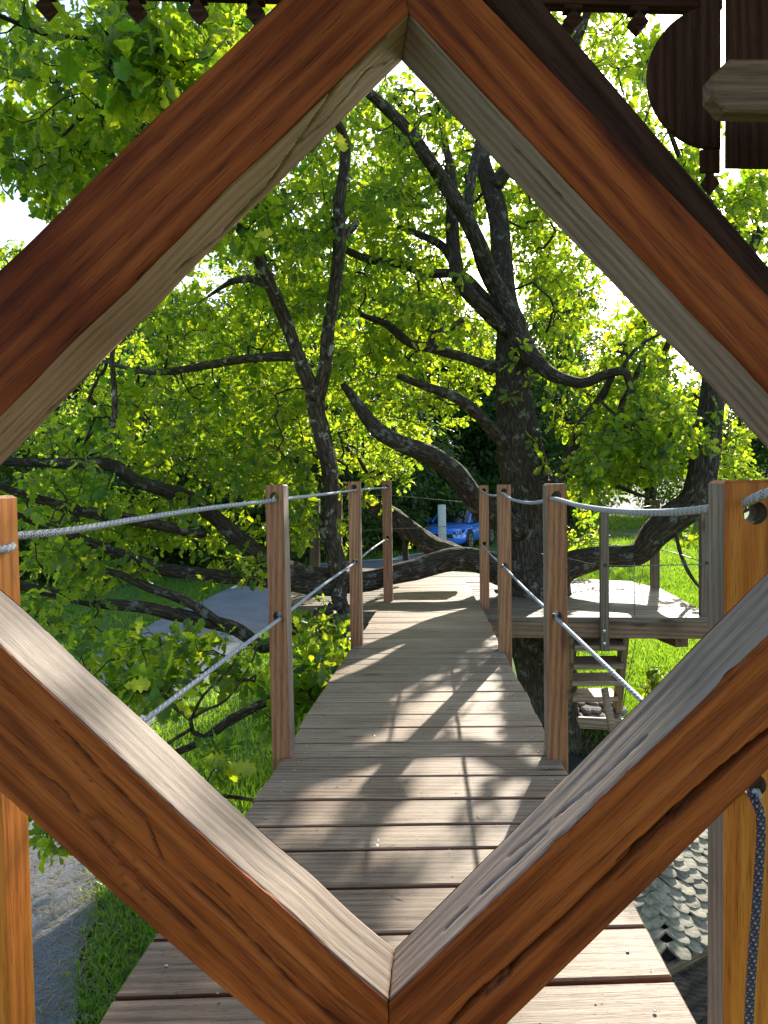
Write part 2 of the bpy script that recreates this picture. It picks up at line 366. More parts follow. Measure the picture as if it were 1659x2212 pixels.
BARK = barkmat('oak_bark', (.026, .020, .015), (.16, .122, .088), amount=.45)
BARK_L = barkmat('lichen_oak_bark', (.030, .022, .016), (.17, .13, .095), lichen=(.46, .44, .36), amount=.75, bump=.6)
BARK_F = barkmat('forest_bark', (.02, .017, .014), (.08, .065, .05), amount=.2)
TWIG = plain('twig_bark', (.05, .037, .026), .9, spec=.2, nscale=30, namp=.5)
ROPE = ropemat('grey_braided_rope', (.52, .54, .58), (.39, .43, .51), .25, 1.7)
ROPE_D = ropemat('dark_flecked_rope', (.035, .035, .055), (.34, .26, .30), .45, 1.5)
STEEL = plain('brushed_steel', (.55, .55, .56), .3, metal=1.0)
CABLE = plain('steel_cable', (.22, .22, .23), .4, metal=.8)
BLACK = plain('black_rubber', (.012, .012, .012), .8)
# ================================================================== TERRAIN
def ground_z(x, y):
    x = np.asarray(x, float); y = np.asarray(y, float)
    zl = -1.3 - .047 * np.clip(26 - y, 0, 22)
    zr = -1.3 - 1.9 * sstep((7.75 - y) / 2.2)
    b = sstep((x - .15) / 1.2)
    z = zl * (1 - b) + zr * b
    z = z + .012 * np.clip(y - 34, 0, 60) + .02 * np.clip(-8 - x, 0, 12)
    return z + .03 * vnoise(np.stack([x * .6, y * .6, 0 * x], -1), 3) + .01 * vnoise(np.stack([x * 2.5, y * 2.5, 0 * x], -1), 4)
def T(px, py):
    v = _f + _r * ((px - 829.5) / FPX) + _u * ((1106 - py) / FPX); a = 1.0
    for i in range(4000):
        p = EYE + v * a
        if p[2] < ground_z(p[0], p[1]): return p
        a += .01 * max(1, a * .25)
    return EYE + v * a
xs = np.unique(np.round(np.concatenate([np.linspace(-900, -60, 12), np.linspace(-60, -14, 24), np.linspace(-14, 14, 112), np.linspace(14, 60, 24), np.linspace(60, 900, 12)]), 3))
ys = np.unique(np.round(np.concatenate([np.linspace(-60, -2, 10), np.linspace(-2, 20, 90), np.linspace(20, 60, 40), np.linspace(60, 1500, 14)]), 3))
X, Y = np.meshgrid(xs, ys); Z = ground_z(X, Y)
nx, ny = len(xs), len(ys); i = np.arange(ny - 1)[:, None] * nx; j = np.arange(nx - 1)[None, :]
F = np.stack([i + j, i + j + 1, i + j + 1 + nx, i + j + nx], -1).reshape(-1, 4)
G_LAWN = groundmat('lawn_ground', [(.32, (.045, .080, .014)), (.5, (.08, .15, .020)), (.7, (.13, .21, .028))], .8, fine=35)
G_SOIL = groundmat('dark_soil', [(.3, (.018, .013, .009)), (.55, (.045, .033, .022)), (.75, (.08, .06, .04))], 3, fine=45)
G_ASPH = groundmat('asphalt', [(.3, (.105, .110, .125)), (.5, (.150, .156, .172)), (.72, (.215, .22, .235))], 1.2, fine=120, speck=90, bump=.4)
G_ROAD = groundmat('pale_gravel', [(.3, (.20, .195, .19)), (.7, (.30, .295, .28))], 1.2, fine=60)
o = link('lawn', mesh_np('lawn', np.stack([X, Y, Z], -1).reshape(-1, 3), [F], G_LAWN, smooth=True)); props(o, 'sloping green lawn under and around the big oak', kind='structure')

# asphalt path: right-hand edge traced on the ground, then a strip 2.4 m wide to its left
edge = [(150, 2300), (182, 2130), (205, 2030), (214, 1920), (250, 1760), (325, 1570), (468, 1455), (585, 1352), (700, 1275), (800, 1240), (930, 1222), (1000, 1212), (1110, 1196)]
E = np.array([T(*e)[:2] for e in edge]); E = np.vstack([E[0] + (E[0] - E[1]) * 5, E])
E3, _ = resample(np.c_[E, np.zeros(len(E))], .22); E2 = E3[:, :2]
for _k in range(12): E2[1:-1] = (E2[:-2] + 2 * E2[1:-1] + E2[2:]) / 4
Tn = np.gradient(E2, axis=0); Tn /= np.linalg.norm(Tn, axis=1, keepdims=True); Nn = np.stack([-Tn[:, 1], Tn[:, 0]], 1)
PATH_W = 2.5
def ribbon(name, off0, off1, n, mat, lift, wob=0.0, lim=None):
    s = np.linspace(off0, off1, n)
    wv = wob * vnoise(np.c_[E2 * 1.7, np.zeros(len(E2))], 8)
    Pp = E2[:, None, :] + Nn[:, None, :] * (s[None, :, None] + np.where((np.arange(n) == 0)[None, :, None], wv[:, None, None], 0))
    z = ground_z(Pp[..., 0], Pp[..., 1]) + lift
    V = np.concatenate([Pp, z[..., None]], -1).reshape(-1, 3); m = len(E2)
    i = np.arange(m - 1)[:, None] * n; j = np.arange(n - 1)[None, :]
    if lim is not None:
        keep = np.nonzero(E2[:, 1] > lim)[0]; i = i[keep[0]:]
    return link(name, mesh_np(name, V, [np.stack([i + j, i + n + j, i + n + j + 1, i + j + 1], -1).reshape(-1, 4)[:, ::-1]], mat, smooth=True))
props(ribbon('path', 0, PATH_W, 14, G_ASPH, .03, .12), 'grey asphalt path curving up past the oak to the blue car', kind='structure')
PAINT = plain('white_edge_paint', (.72, .72, .70), .7, nscale=6, namp=.15)
ln = ribbon('path_edge_line', PATH_W - .16, PATH_W - .04, 2, PAINT, .036, lim=19.0); props(ln, 'white painted line along the far edge of the path', kind='structure')
# pale track far across the lawn
tv = []
for (px, py) in ((1290, 1106), (1500, 1106), (1500, 1076), (1290, 1073)):
    p = T(px, py); tv.append(p)
a, b, c, d = tv; n = 14; V = []
for i in range(n):
    for j in range(n):
        s, t = i / (n - 1), j / (n - 1); p = (a * (1 - s) + b * s) * (1 - t) + (d * (1 - s) + c * s) * t
        V.append((p[0], p[1], float(ground_z(p[0], p[1])) + .03))
F = [(i * n + j, (i + 1) * n + j, (i + 1) * n + j + 1, i * n + j + 1) for i in range(n - 1) for j in range(n - 1)]
props(link('gravel_track', mesh_py('gravel_track', V, F, G_ROAD)), 'pale gravel track across the far side of the lawn', kind='structure')
xs_ = np.linspace(.75, 4.6, 26); ys_ = np.linspace(4.2, 7.62, 26); Xs, Ys = np.meshgrid(xs_, ys_); Ys = Ys + np.where(Ys > 7.4, .12 * vnoise(np.stack([Xs * 3, 0 * Xs, 0 * Xs], -1), 12), 0)
ii = np.arange(25)[:, None] * 26; jj = np.arange(25)[None, :]
o = link('soil_bank', mesh_np('soil_bank', np.stack([Xs, Ys, ground_z(Xs, Ys) + .035], -1).reshape(-1, 3), [np.stack([ii + jj, ii + jj + 1, ii + jj + 27, ii + jj + 26], -1).reshape(-1, 4)], G_SOIL, smooth=True)); props(o, 'dark bare earth bank below the steps and the bridge', kind='structure')
# far hills
V, F = [], []
n = 80
for i in range(n):
    a = math.radians(-75 + 150 * i / (n - 1)); rr = 700
    h = 26 + 30 * float(fbm(np.array([i * .13, 0, 0.5]), 21, 3)) + (16 if i < 40 else 0)
    for (q, z) in ((rr - 160, -6), (rr, h), (rr + 200, h * .6)): V.append((math.sin(a) * q, math.cos(a) * q, z))
for i in range(n - 1):
    for k in range(2): F.append((i * 3 + k, (i + 1) * 3 + k, (i + 1) * 3 + k + 1, i * 3 + k + 1))
props(link('hills', mesh_py('hills', V, F, groundmat('hill_woods', [(.3, (.10, .15, .17)), (.7, (.16, .21, .22))], .02, fine=.2), smooth=True)), 'blue green wooded hills far beyond the trees', kind='structure')

# ================================================================== DIAMOND WINDOW FRAME
D1, D2 = 1.0, 1.135
fr_in = [(882, 25), (-264, 1159), (838, 2167), (1921, 1134)]
fr_out = [(833, -220), (-610, 1175), (848, 2451), (2165, 1171)]
bk_in = [(866, 128), (-140, 1147), (851, 2053), (1788, 1112)]
A = [P(x, y, D1) for x, y in fr_in]; O = [P(x, y, D1) for x, y in fr_out]; B = [P(x, y, D2) for x, y in bk_in]
Cc = [o + _f * (D2 - D1) for o in O]
frame = thing('diamond_window_frame', 'diamond shaped frame of four heavy red brown beams in the foreground', 'window frame', (0, D1, .3))
CR = {  # cracks: face, polyline in measured picture, half width, depth (m)
 'UL': [('i', [(829, 80), (725, 185), (635, 315), (580, 400), (480, 510), (380, 590)], 2.6, .006), ('i', [(829, 135), (790, 150), (700, 262), (640, 312)], 1.8, .004),
        ('i', [(300, 720), (180, 822), (60, 930)], 1.6, .004), ('f', [(700, 210), (600, 320), (470, 440), (250, 640), (120, 760)], 1.2, .002)],
 'UR': [('i', [(1114, 325), (1150, 362), (1180, 392), (1214, 430)], 2.2, .005)],
 'LL': [('f', [(120, 1560), (210, 1659), (320, 1769), (350, 1849), (435, 1924), (505, 1989), (565, 2054), (625, 2119), (740, 2212)], 2.8, .010),
        ('f', [(60, 1650), (140, 1709), (165, 1749), (210, 1799), (280, 1879), (345, 1939), (420, 2000)], 1.6, .004),
        ('f', [(470, 1905), (600, 2040), (700, 2130), (800, 2212)], 1.3, .003), ('f', [(0, 1480), (90, 1560), (200, 1690)], 1.2, .003), ('f', [(190, 1768), (222, 1766), (243, 1788), (248, 1816)], 15, .002, .42), ('f', [(200, 1790), (215, 1800)], 22, .0, .16), ('f', [(230, 1850), (280, 1930), (350, 1990)], 26, .0, .14)] + [('f', [(232 + 9 * k, 1836 + 13 * (k % 5) + 6 * k), (250 + 9 * k, 1822 + 13 * (k % 5) + 6 * k)], 1.0, .0016, .5) for k in range(11)],
 'LR': [('f', [(960, 2230), (977, 2212), (1040, 2144), (1095, 2099), (1170, 2029), (1240, 1964), (1305, 1904), (1380, 1829), (1430, 1779), (1505, 1714), (1570, 1659), (1640, 1600), (1720, 1540)], 6.5, .022),
        ('f', [(1050, 2150), (1100, 2110), (1120, 2070), (1170, 2030)], 3.0, .010), ('f', [(1330, 1860), (1400, 1800), (1470, 1757), (1520, 1710)], 3.0, .010),
        ('i', [(1100, 1850), (1180, 1780), (1290, 1690), (1400, 1590)], 1.2, .003), ('i', [(960, 2010), (1040, 1930), (1180, 1800)], 1.0, .003)],
}
def seg_dist(p, pl):
    d = np.full(len(p), 1e9); pl = np.asarray(pl, float)
    for a, b in zip(pl[:-1], pl[1:]):
        ab = b - a; t = np.clip(((p - a) @ ab) / (ab @ ab), 0, 1); q = a + t[:, None] * ab
        d = np.minimum(d, np.linalg.norm(p - q, axis=1))
    return d
def beam(key, i, j, seed):
    nL, nF, nI = 210, 58, 32
    a0, a1, o0, o1, b0, b1, c0, c1 = A[i], A[j], O[i], O[j], B[i], B[j], Cc[i], Cc[j]
    t = np.linspace(.0018, .9982, nL)[:, None]
    a, o, b, c = (a0 * (1 - t) + a1 * t, o0 * (1 - t) + o1 * t, b0 * (1 - t) + b1 * t, c0 * (1 - t) + c1 * t)
    ctr = (A[0] + A[2]) / 2; xdir = nrm(a1 - a0); outw = np.cross(xdir, [0, 1.0, 0]); outw = nrm(outw); outw = outw if outw @ (a0 - ctr) > 0 else -outw
    inn = _f
    def span(p, q, n, end=False): s = np.linspace(0, 1, n + (1 if end else 0))[: n + (1 if end else 0)]; return p[:, None, :] * (1 - s[None, :, None]) + q[:, None, :] * s[None, :, None]
    sec = np.concatenate([span(o, a, nF), span(a, b, nI), span(b, c, 3), span(c, o, 3)], 1)
    K = sec.shape[1]; V = sec.reshape(-1, 3).copy(); kk = np.tile(np.arange(K), nL)
    isF = kk < nF; isI = (kk >= nF) & (kk < nF + nI)
    L = np.repeat(np.linalg.norm(a - a[:1], axis=1), K)
    # rounded arrises
    wF = np.repeat(np.linalg.norm(a - o, axis=1), K); wI = np.repeat(np.linalg.norm(b - a, axis=1), K); r = .0065
    r = r * (1 + .5 * vnoise(np.stack([L * 9, 0 * L, 0 * L + seed], -1), 2))
    dF = np.where(isF, (1 - kk / nF) * wF, 9); dI = np.where(isI, (kk - nF) / nI * wI, 9)
    dI2 = np.where(isI, (1 - (kk - nF) / nI) * wI, 9); dF2 = np.where(isF, kk / nF * wF, 9)
    rd = lambda d: np.where(d < r, r - np.sqrt(np.maximum(0, r * r - (r - np.minimum(d, r)) ** 2)), 0)
    push_in = np.where(isF, rd(dF), 0); push_out = np.where(isI, rd(dI) + rd(dI2), 0)
    push_in += np.where(kk == nF, r * .3, 0); push_out += np.where(kk == nF, r * .3, 0)
    # saw and weather relief that runs with the grain
    q = np.stack([L * 1.2, kk * (.25), 0 * L + seed * 3.1], -1); q2 = np.stack([L * 2.5, kk * .9, 0 * L + seed * 5.3], -1)
    rel = .0009 * fbm(q, seed, 2) + .0006 * vnoise(q2, seed + 4)
    push_in += np.where(isF, rel, 0); push_out += np.where(isI, rel * .9, 0)
    wob = .0026 * vnoise(np.stack([L * 3, 0 * L, 0 * L + seed], -1), seed + 7) + .0016 * vnoise(np.stack([L * 11, 0 * L, 0 * L + seed], -1), seed + 8)
    push_out += wob
    crack = np.zeros(len(V)); px = proj(V)
    for face, pl, w, dep, *wt in CR[key]:
        m = isF if face == 'f' else isI
        jit = 2.2 * vnoise(np.stack([px[:, 0] * .035, px[:, 1] * .035, 0 * L], -1), seed + 20)
        d = np.abs(seg_dist(px[:, :2], pl) + jit * .6); ww = w * (1 + .45 * vnoise(np.stack([L * 6, 0 * L, 0 * L + 1.7], -1), seed + 30))
        ww = np.maximum(ww, 1.9)
        g = np.clip(1.25 - d / ww, 0, 1); g = np.where(m, g, 0)
        push_in += np.where(m & (face == 'f'), g * dep, 0); push_out += np.where(m & (face == 'i'), g * dep, 0)
        crack = np.maximum(crack, g * (wt[0] if wt else min(1, w / 2.2)))
    rgn = np.random.default_rng(100 + seed)
    for k in range(26):
        l0 = rgn.uniform(.1, L.max() - .1); wd = rgn.uniform(.004, .016); dp = rgn.uniform(.001, .0035) * (.3 if key[0] == 'U' else 1)
        gg = np.exp(-((L - l0) / wd) ** 2); nearA = np.exp(-((np.where(isF, dF, dI)) / .007) ** 2)
        push_in += np.where(isF | (kk == nF), gg * nearA * dp, 0); push_out += np.where(isI, gg * nearA * dp, 0)
    V = V + push_in[:, None] * inn + push_out[:, None] * outw
    ii = np.arange(nL - 1)[:, None] * K; jj = np.arange(K)[None, :]
    F = np.stack([ii + jj, ii + K + jj, ii + K + (jj + 1) % K, ii + (jj + 1) % K], -1).reshape(-1, 4)
    kf = np.tile(np.arange(K), nL - 1); mi = np.where((kf >= nF) & (kf < nF + nI), 1, 0)
    caps = [np.arange(K)[None, :], (np.arange(K)[::-1] + (nL - 1) * K)[None, :]]
    Mx = frame_mat((a0 + a1 + o0 + o1) / 4, xdir, (0, -1, 0)); Mi = np.array(Mx.inverted())
    Vl = V @ Mi[:3, :3].T + Mi[:3, 3]
    me = mesh_np('beam', Vl, [F, caps[0], caps[1]], [W_STAIN_UP if key[0] == 'U' else W_STAIN, {'UL': W_BEIGE, 'UR': W_GREY, 'LL': W_SILL}.get(key, W_WEATH)], attrs={'crack': crack}, smooth=True, midx=np.concatenate([mi, [0, 0]]))
    bm = bmesh.new(); bm.from_mesh(me); bmesh.ops.recalc_face_normals(bm, faces=bm.faces); bm.to_mesh(me); bm.free()
    return link('beam', me, Mx, frame)
for key, i, j, sd, lab in (('UL', 1, 0, 1, 'upper left beam with a beige underside'), ('UR', 0, 3, 2, 'upper right beam in deep shade'),  # upper left inner face is a paler, warmer beige than the front
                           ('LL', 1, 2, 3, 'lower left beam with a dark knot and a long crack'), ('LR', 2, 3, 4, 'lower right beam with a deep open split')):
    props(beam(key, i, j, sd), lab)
# dark strip outside the upper right beam, drawn as a flat prism
q = [P(1000, -60, 1.03), P(1120, -60, 1.03), P(1940, 900, 1.03), P(1820, 900, 1.03)]
tb = prism('dark_strip', [q[3], q[2], q[1], q[0]], .09, W_DARK, frame, up=(0, -1, 0), xdir=q[2] - q[1]); props(tb, 'dark strip along the outside of the upper right beam')

# ================================================================== EAVE, CARVED BOARDS
eave = thing('house_eave', 'dark carved wooden eave with hanging diamond pendants above the window', 'eave', P(1200, 0, 1.95))
def fy(x): return 7 + .026 * (x - 1200)
def face(name, pts, d, t, mat, parent, xd=(1, 0, 0)): return prism(name, [P(x, y, d) for x, y in pts], t, mat, parent, ch=.003, up=(0, -1, 0), xdir=xd)
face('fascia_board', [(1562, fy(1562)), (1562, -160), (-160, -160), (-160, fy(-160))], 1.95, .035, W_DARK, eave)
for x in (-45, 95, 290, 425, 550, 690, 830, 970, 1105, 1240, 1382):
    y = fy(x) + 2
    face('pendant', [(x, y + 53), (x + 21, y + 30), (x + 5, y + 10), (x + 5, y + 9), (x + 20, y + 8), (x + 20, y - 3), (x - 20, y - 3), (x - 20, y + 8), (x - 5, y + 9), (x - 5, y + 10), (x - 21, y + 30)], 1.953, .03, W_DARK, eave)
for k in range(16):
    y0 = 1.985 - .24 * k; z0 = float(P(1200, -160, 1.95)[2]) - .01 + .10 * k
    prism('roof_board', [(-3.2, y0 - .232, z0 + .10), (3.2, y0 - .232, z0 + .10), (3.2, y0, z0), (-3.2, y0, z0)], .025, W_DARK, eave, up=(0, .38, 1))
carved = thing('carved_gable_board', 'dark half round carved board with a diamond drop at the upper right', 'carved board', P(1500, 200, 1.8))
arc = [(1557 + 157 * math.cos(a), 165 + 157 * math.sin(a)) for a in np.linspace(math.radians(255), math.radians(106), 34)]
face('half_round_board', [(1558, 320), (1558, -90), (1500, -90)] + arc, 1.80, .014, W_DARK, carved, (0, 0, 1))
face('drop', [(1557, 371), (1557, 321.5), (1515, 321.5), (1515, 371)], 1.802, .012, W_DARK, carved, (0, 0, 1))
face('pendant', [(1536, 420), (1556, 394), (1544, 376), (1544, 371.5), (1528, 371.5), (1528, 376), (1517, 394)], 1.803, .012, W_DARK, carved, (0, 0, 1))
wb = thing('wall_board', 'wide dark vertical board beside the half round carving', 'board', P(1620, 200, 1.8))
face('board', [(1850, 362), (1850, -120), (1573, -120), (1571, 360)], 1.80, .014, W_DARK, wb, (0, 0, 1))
raf = thing('rafter_end', 'chamfered brown beam end poking out beside the carved board', 'rafter', P(1600, 180, 1.6))
W_RAFT = wood('rafter_wood', (.07, .032, .016), (.14, .074, .040), (.21, .12, .07), rough=.65, grain=1.2, var=.1)
prism('beam_end', [P(x, y, 1.56) for x, y in [(1900, 246), (1900, 126), (1576, 126), (1538, 163), (1538, 206), (1568, 240)]], .045, W_RAFT, raf, ch=.004, up=(0, -1, 0), xdir=(1, 0, 0))

# ================================================================== FOOTBRIDGE
eL = np.array([G(*p)[:2] for p in [(213, 2212), (252, 2149), (339, 2015), (600, 1658), (664, 1542), (740, 1426), (780, 1370), (828, 1298), (858, 1257)]])
eR = np.array([G(*p)[:2] for p in [(1512, 2212), (1457, 2111), (1369, 1942), (1228, 1672), (1178, 1582), (1138, 1498), (1100, 1430), (1072, 1374), (1052, 1334), (1026, 1290), (1016, 1270), (1006, 1257)]])
def edge_x(e, y):
    if y < e[0, 1]: s = (e[2, 0] - e[0, 0]) / (e[2, 1] - e[0, 1]); return e[0, 0] + s * (y - e[0, 1]) * .35
    return float(np.interp(y, e[:, 1], e[:, 0]))
W_EDGE = wood('plank_edge_wood', (.10, .032, .014), (.20, .075, .036), (.29, .12, .06), rough=.6, grain=1.0, var=.2)
bridge = thing('footbridge', 'narrow weathered plank footbridge with post railings leading to the oak platform', 'footbridge', (0.1, 3, -.1))
cy = [1834, 1782, 1726, 1676, 1634, 1604, 1571, 1543, 1516, 1495, 1472, 1454, 1435, 1423, 1412, 1400, 1389, 1379, 1368, 1359, 1346, 1333, 1319, 1306, 1296, 1288, 1282, 1276, 1270, 1264, 1257]
cy = [2132, 2014, 1915] + cy
def bline(y):
    tl = .008 if y < 1726 else .010 + .024 * (y - 1726) / 400
    p, q = G(500, y + tl * 400), G(1300, y - tl * 400); return p, q
lines = [bline(y) for y in cy]
p, q = lines[0]
for k in range(1, 11): lines.insert(0, (p - [0, .205 * k, 0], q - [0, .205 * k, 0]))
def at_edge(l, e):
    p, q = l; x = p[0]
    for _ in range(8):
        y = p[1] + (q[1] - p[1]) * (x - p[0]) / (q[0] - p[0]); x = edge_x(e, y)
    return x, y
SCREW = None
def screw_mesh():
    V, F = [], []; n = 10
    for r, z in ((.0042, .0), (.0042, .0012), (.0032, .0022), (.0012, .0016), (.0012, .0006)):
        for k in range(n): V.append((r * math.cos(2 * math.pi * k / n), r * math.sin(2 * math.pi * k / n), z))
    for a in range(4):
        for k in range(n): F.append((a * n + k, a * n + (k + 1) % n, (a + 1) * n + (k + 1) % n, (a + 1) * n + k))
    F.append(tuple(4 * n + k for k in range(n)))
    return mesh_py('screw', V, F, STEEL)
SCREW = screw_mesh()
for k in range(len(lines) - 1):
    g = .0078 if lines[k][0][1] < 2.3 else .0062
    near, far = lines[k], lines[k + 1]
    lx0, ly0 = at_edge(near, eL); rx0, ry0 = at_edge(near, eR); lx1, ly1 = at_edge(far, eL); rx1, ry1 = at_edge(far, eR)
    jl, jr = random.uniform(-.006, .006), random.uniform(-.006, .006); dz = [random.uniform(-.002, .002) for _ in range(4)]
    g0, g1 = g + random.uniform(-.0015, .0015), g + random.uniform(-.0015, .0015)
    pts = [(lx0 + jl, ly0 + g0, dz[0]), (rx0 + jr, ry0 + g1, dz[1]), (rx1 + jr, ry1 - g1, dz[2]), (lx1 + jl, ly1 - g0, dz[3])]
    pl = prism('plank', pts, .042, W_DECK, bridge, ch=.004, mat2=W_EDGE)
    if ly0 < 5.2:
        w_ = ry1 - ry0
        for sx, xx, yy in ((1, lx0 + .075, (ly0 + ly1) / 2), (-1, rx0 - .075, (ry0 + ry1) / 2)):
            for dy in ((.0,) if ly0 < 2.3 else (-.045, .045)):
                s = link('screw', SCREW, Matrix.Translation((xx + .5 * (lx1 - lx0 if sx > 0 else rx1 - rx0) + random.uniform(-.006, .006), yy + dy + random.uniform(-.006, .006), .0022)) @ Matrix.Rotation(random.random() * 6, 4, 'Z'), pl)
W_STR = wood('stringer_wood', (.10, .045, .025), (.20, .10, .06), (.29, .16, .10), rough=.6)
for e, s in ((eL, 1), (eR, -1)):
    y0, y1 = -.6, 8.3
    bar('stringer', (edge_x(e, y0) + s * .09, y0, -.125), (edge_x(e, y1) + s * .09, y1, -.125), .07, .16, (0, 0, 1), W_STR, bridge)

def post(name, px, d, zt, zb, w, t, holes, r, yaw, mat, parent, lean=0.0, N_=24, bev=.003, chamf=.006, side=None):
    """square post with drilled through holes; px is the middle of its near face at the top"""
    c = P(px, 1045, d); zt = zt; L = zt - zb
    xax = Vector((lean, 0, 1)).normalized()
    wdir = Vector((math.cos(yaw), math.sin(yaw), 0)); ndir = Vector((math.sin(yaw), -math.cos(yaw), 0))
    org = Vector((c[0], c[1], zt)) - ndir * (t / 2)
    # local: X up the post (0 at top going down negative), Y across, Z towards the near face
    y = wdir; x = xax; z = x.cross(y).normalized(); y = z.cross(x)
    if z.dot(ndir) < 0: z = -z; y = z.cross(x)
    Mx = Matrix.Identity(4)
    for i in range(3): Mx[i][0], Mx[i][1], Mx[i][2], Mx[i][3] = x[i], y[i], z[i], org[i]
    a = w / 2; V, F = [], []
    hs = sorted(holes, reverse=True)          # z of hole centres
    loc = [(h - zt) for h in hs]
    def add(v): V.append(v); return len(V) - 1
    sideL, sideR = {1: [], -1: []}, {1: [], -1: []}
    rings = {1: [], -1: []}
    for s in (1, -1):
        zz = s * t / 2
        prev = [add((0, -a, zz)), add((0, a, zz))]; sideL[s].append(prev[0]); sideR[s].append(prev[1])
        e = N_ // 8
        def put(f): F.append(tuple(f) if s < 0 else tuple(f[::-1]))
        for h in loc:
            sq, ci = [], []
            for k in range(N_):
                an = 2 * math.pi * k / N_; cx, sy = math.cos(an), math.sin(an); m = a / max(abs(cx), abs(sy))
                sq.append(add((h + m * cx, m * sy, zz))); ci.append(add((h + r * cx, r * sy, zz)))
            for k in range(N_):
                k2 = (k + 1) % N_; put([sq[k], sq[k2], ci[k2], ci[k]])
            rings[s].append(ci)
            topr = [sq[k % N_] for k in range(-e, e + 1)]
            bot = [sq[k % N_] for k in range(-3 * e, -5 * e - 1, -1)]
            put(prev + topr[::-1])
            sideL[s] += [sq[k % N_] for k in range(-e, -3 * e - 1, -1)]; sideR[s] += [sq[k] for k in range(e, 3 * e + 1)]
            prev = bot
        b0, b1 = add((-L, -a, zz)), add((-L, a, zz))
        put(prev + [b1, b0]); sideL[s].append(b0); sideR[s].append(b1)
    for ra, rb in zip(rings[1], rings[-1]):
        for k in range(N_):
            k2 = (k + 1) % N_; F.append((ra[k], ra[k2], rb[k2], rb[k]))
    F.append(tuple(sideL[1] + sideL[-1][::-1])); F.append(tuple(sideR[-1] + sideR[1][::-1]))
    F.append((sideL[1][0], sideL[-1][0], sideR[-1][0], sideR[1][0])); F.append((sideL[1][-1], sideR[1][-1], sideR[-1][-1], sideL[-1][-1]))
    nF_ = len(F); me = mesh_py(name, V, F, [mat, side or mat, W_PPOST], midx=[0] * (nF_ - 4 - N_ * len(loc)) + [2] * (N_ * len(loc)) + [1, 1, 0, 0])
    bm = bmesh.new(); bm.from_mesh(me)
    bmesh.ops.dissolve_degenerate(bm, dist=1e-6, edges=bm.edges)
    be = [e for e in bm.edges if e.is_boundary]
    if be: bmesh.ops.holes_fill(bm, edges=be)
    bmesh.ops.recalc_face_normals(bm, faces=bm.faces)
    top = [e for e in bm.edges if all(abs(v.co.x) < 1e-6 for v in e.verts)]
    long_ = [e for e in bm.edges if len(e.link_faces) == 2 and e.calc_face_angle(0) > 1.2 and e not in top and all(abs(abs(v.co.y) - a) < 1e-5 for v in e.verts)]
    if top: bmesh.ops.bevel(bm, geom=top, offset=chamf, segments=1, affect='EDGES')
    bm.to_mesh(me); bm.free()
    return link(name, me, Mx, parent)
YAW = -math.atan(.077)
def hz(px, py, d): return float(P(px, py, d)[2])
POSTS = {}
def rail_post(key, px, d, w, t, holes, r, mat, lean=0.0, zb=-.22, zt=None, ptop=None, lab=None):
    zt = hz(px, ptop, d); hs = [hz(x, y, d) for x, y in holes]
    o = post('post', px, d, zt, zb, w, t, hs, r, YAW, mat, bridge, lean=lean, side=mat if key == 'LA' else W_WEATH)
    POSTS[key] = [P(x, y, d) for x, y in holes]; props(o, lab); return o
rail_post('LA', -76, 1.42, .10, .085, [(-70, 1165), (-22, 1722)], .019, W_HONEY, lean=-.004, ptop=1072, lab='honey coloured post at the near left end of the railing')
rail_post('LB', 592, 3.07, .074, .095, [(596, 1073), (601, 1333)], .019, W_POST, lean=-.008, ptop=1047, lab='reddish post with two rope holes, second from the window on the left')
rail_post('LC', 764.5, 5.2, .08, .08, [(766, 1052), (766, 1213)], .018, W_POST, ptop=1041)
rail_post('LD', 835, 7.15, .085, .07, [(836, 1050), (835, 1162)], .018, W_POST, ptop=1038)
rail_post('RA', 1632, 1.33, .105, .08, [(1622, 1108), (1638, 1706)], .0205, W_HONEY, ptop=1036, lab='honey coloured post with a dangling rope at the near right end')
rail_post('RB', 1202, 3.0, .08, .10, [(1197, 1071), (1203, 1332)], .019, W_POST, ptop=1045, lab='orange brown post with two rope holes, second from the window on the right')
rail_post('RC', 1089, 4.95, .085, .08, [(1090, 1061), (1089, 1223)], .019, W_POST, ptop=1047)
rail_post('RD', 1045, 7.0, .085, .07, [(1046, 1059), (1041, 1175)], .018, W_POST, ptop=1048)

# ropes: each runs through the holes of its row of posts
def rope(name, pts, r, mat, label, sides=12, group=None, kindcat='rope', step=.03):
    q, _ = resample(pts, step)
    o = tube(name, q, r, sides, mat, smooth=True); props(o, label, kindcat, group); return o
GR = 'ropes threaded through the bridge posts'
def low(key, k, dz=-.012): return POSTS[key][k] + np.array([0, 0, dz])
rope('handrail_rope', [P(-60, 1184, 1.372), P(-14, 1187, 1.39), P(12, 1186, 1.43), P(26, 1180, 1.48), P(10, 1172, 1.53), P(-30, 1168, 1.53)], .0080, ROPE, 'end of the left hand rope wound round the near left post', group=GR)
rope('handrail_rope', [P(-40, 1163, 1.46), P(12, 1159, 1.53), P(150, 1146, 1.72), P(300, 1121, 2.1), P(450, 1098, 2.6), P(570, 1084, 3.02), P(608, 1078.5, 3.16), P(690, 1069, 4.1), P(752, 1061, 5.1), P(778, 1058, 5.3), P(812, 1055, 6.3), P(838, 1054, 7.2)], .0080, ROPE, 'pale grey upper rope of the left railing', group=GR)
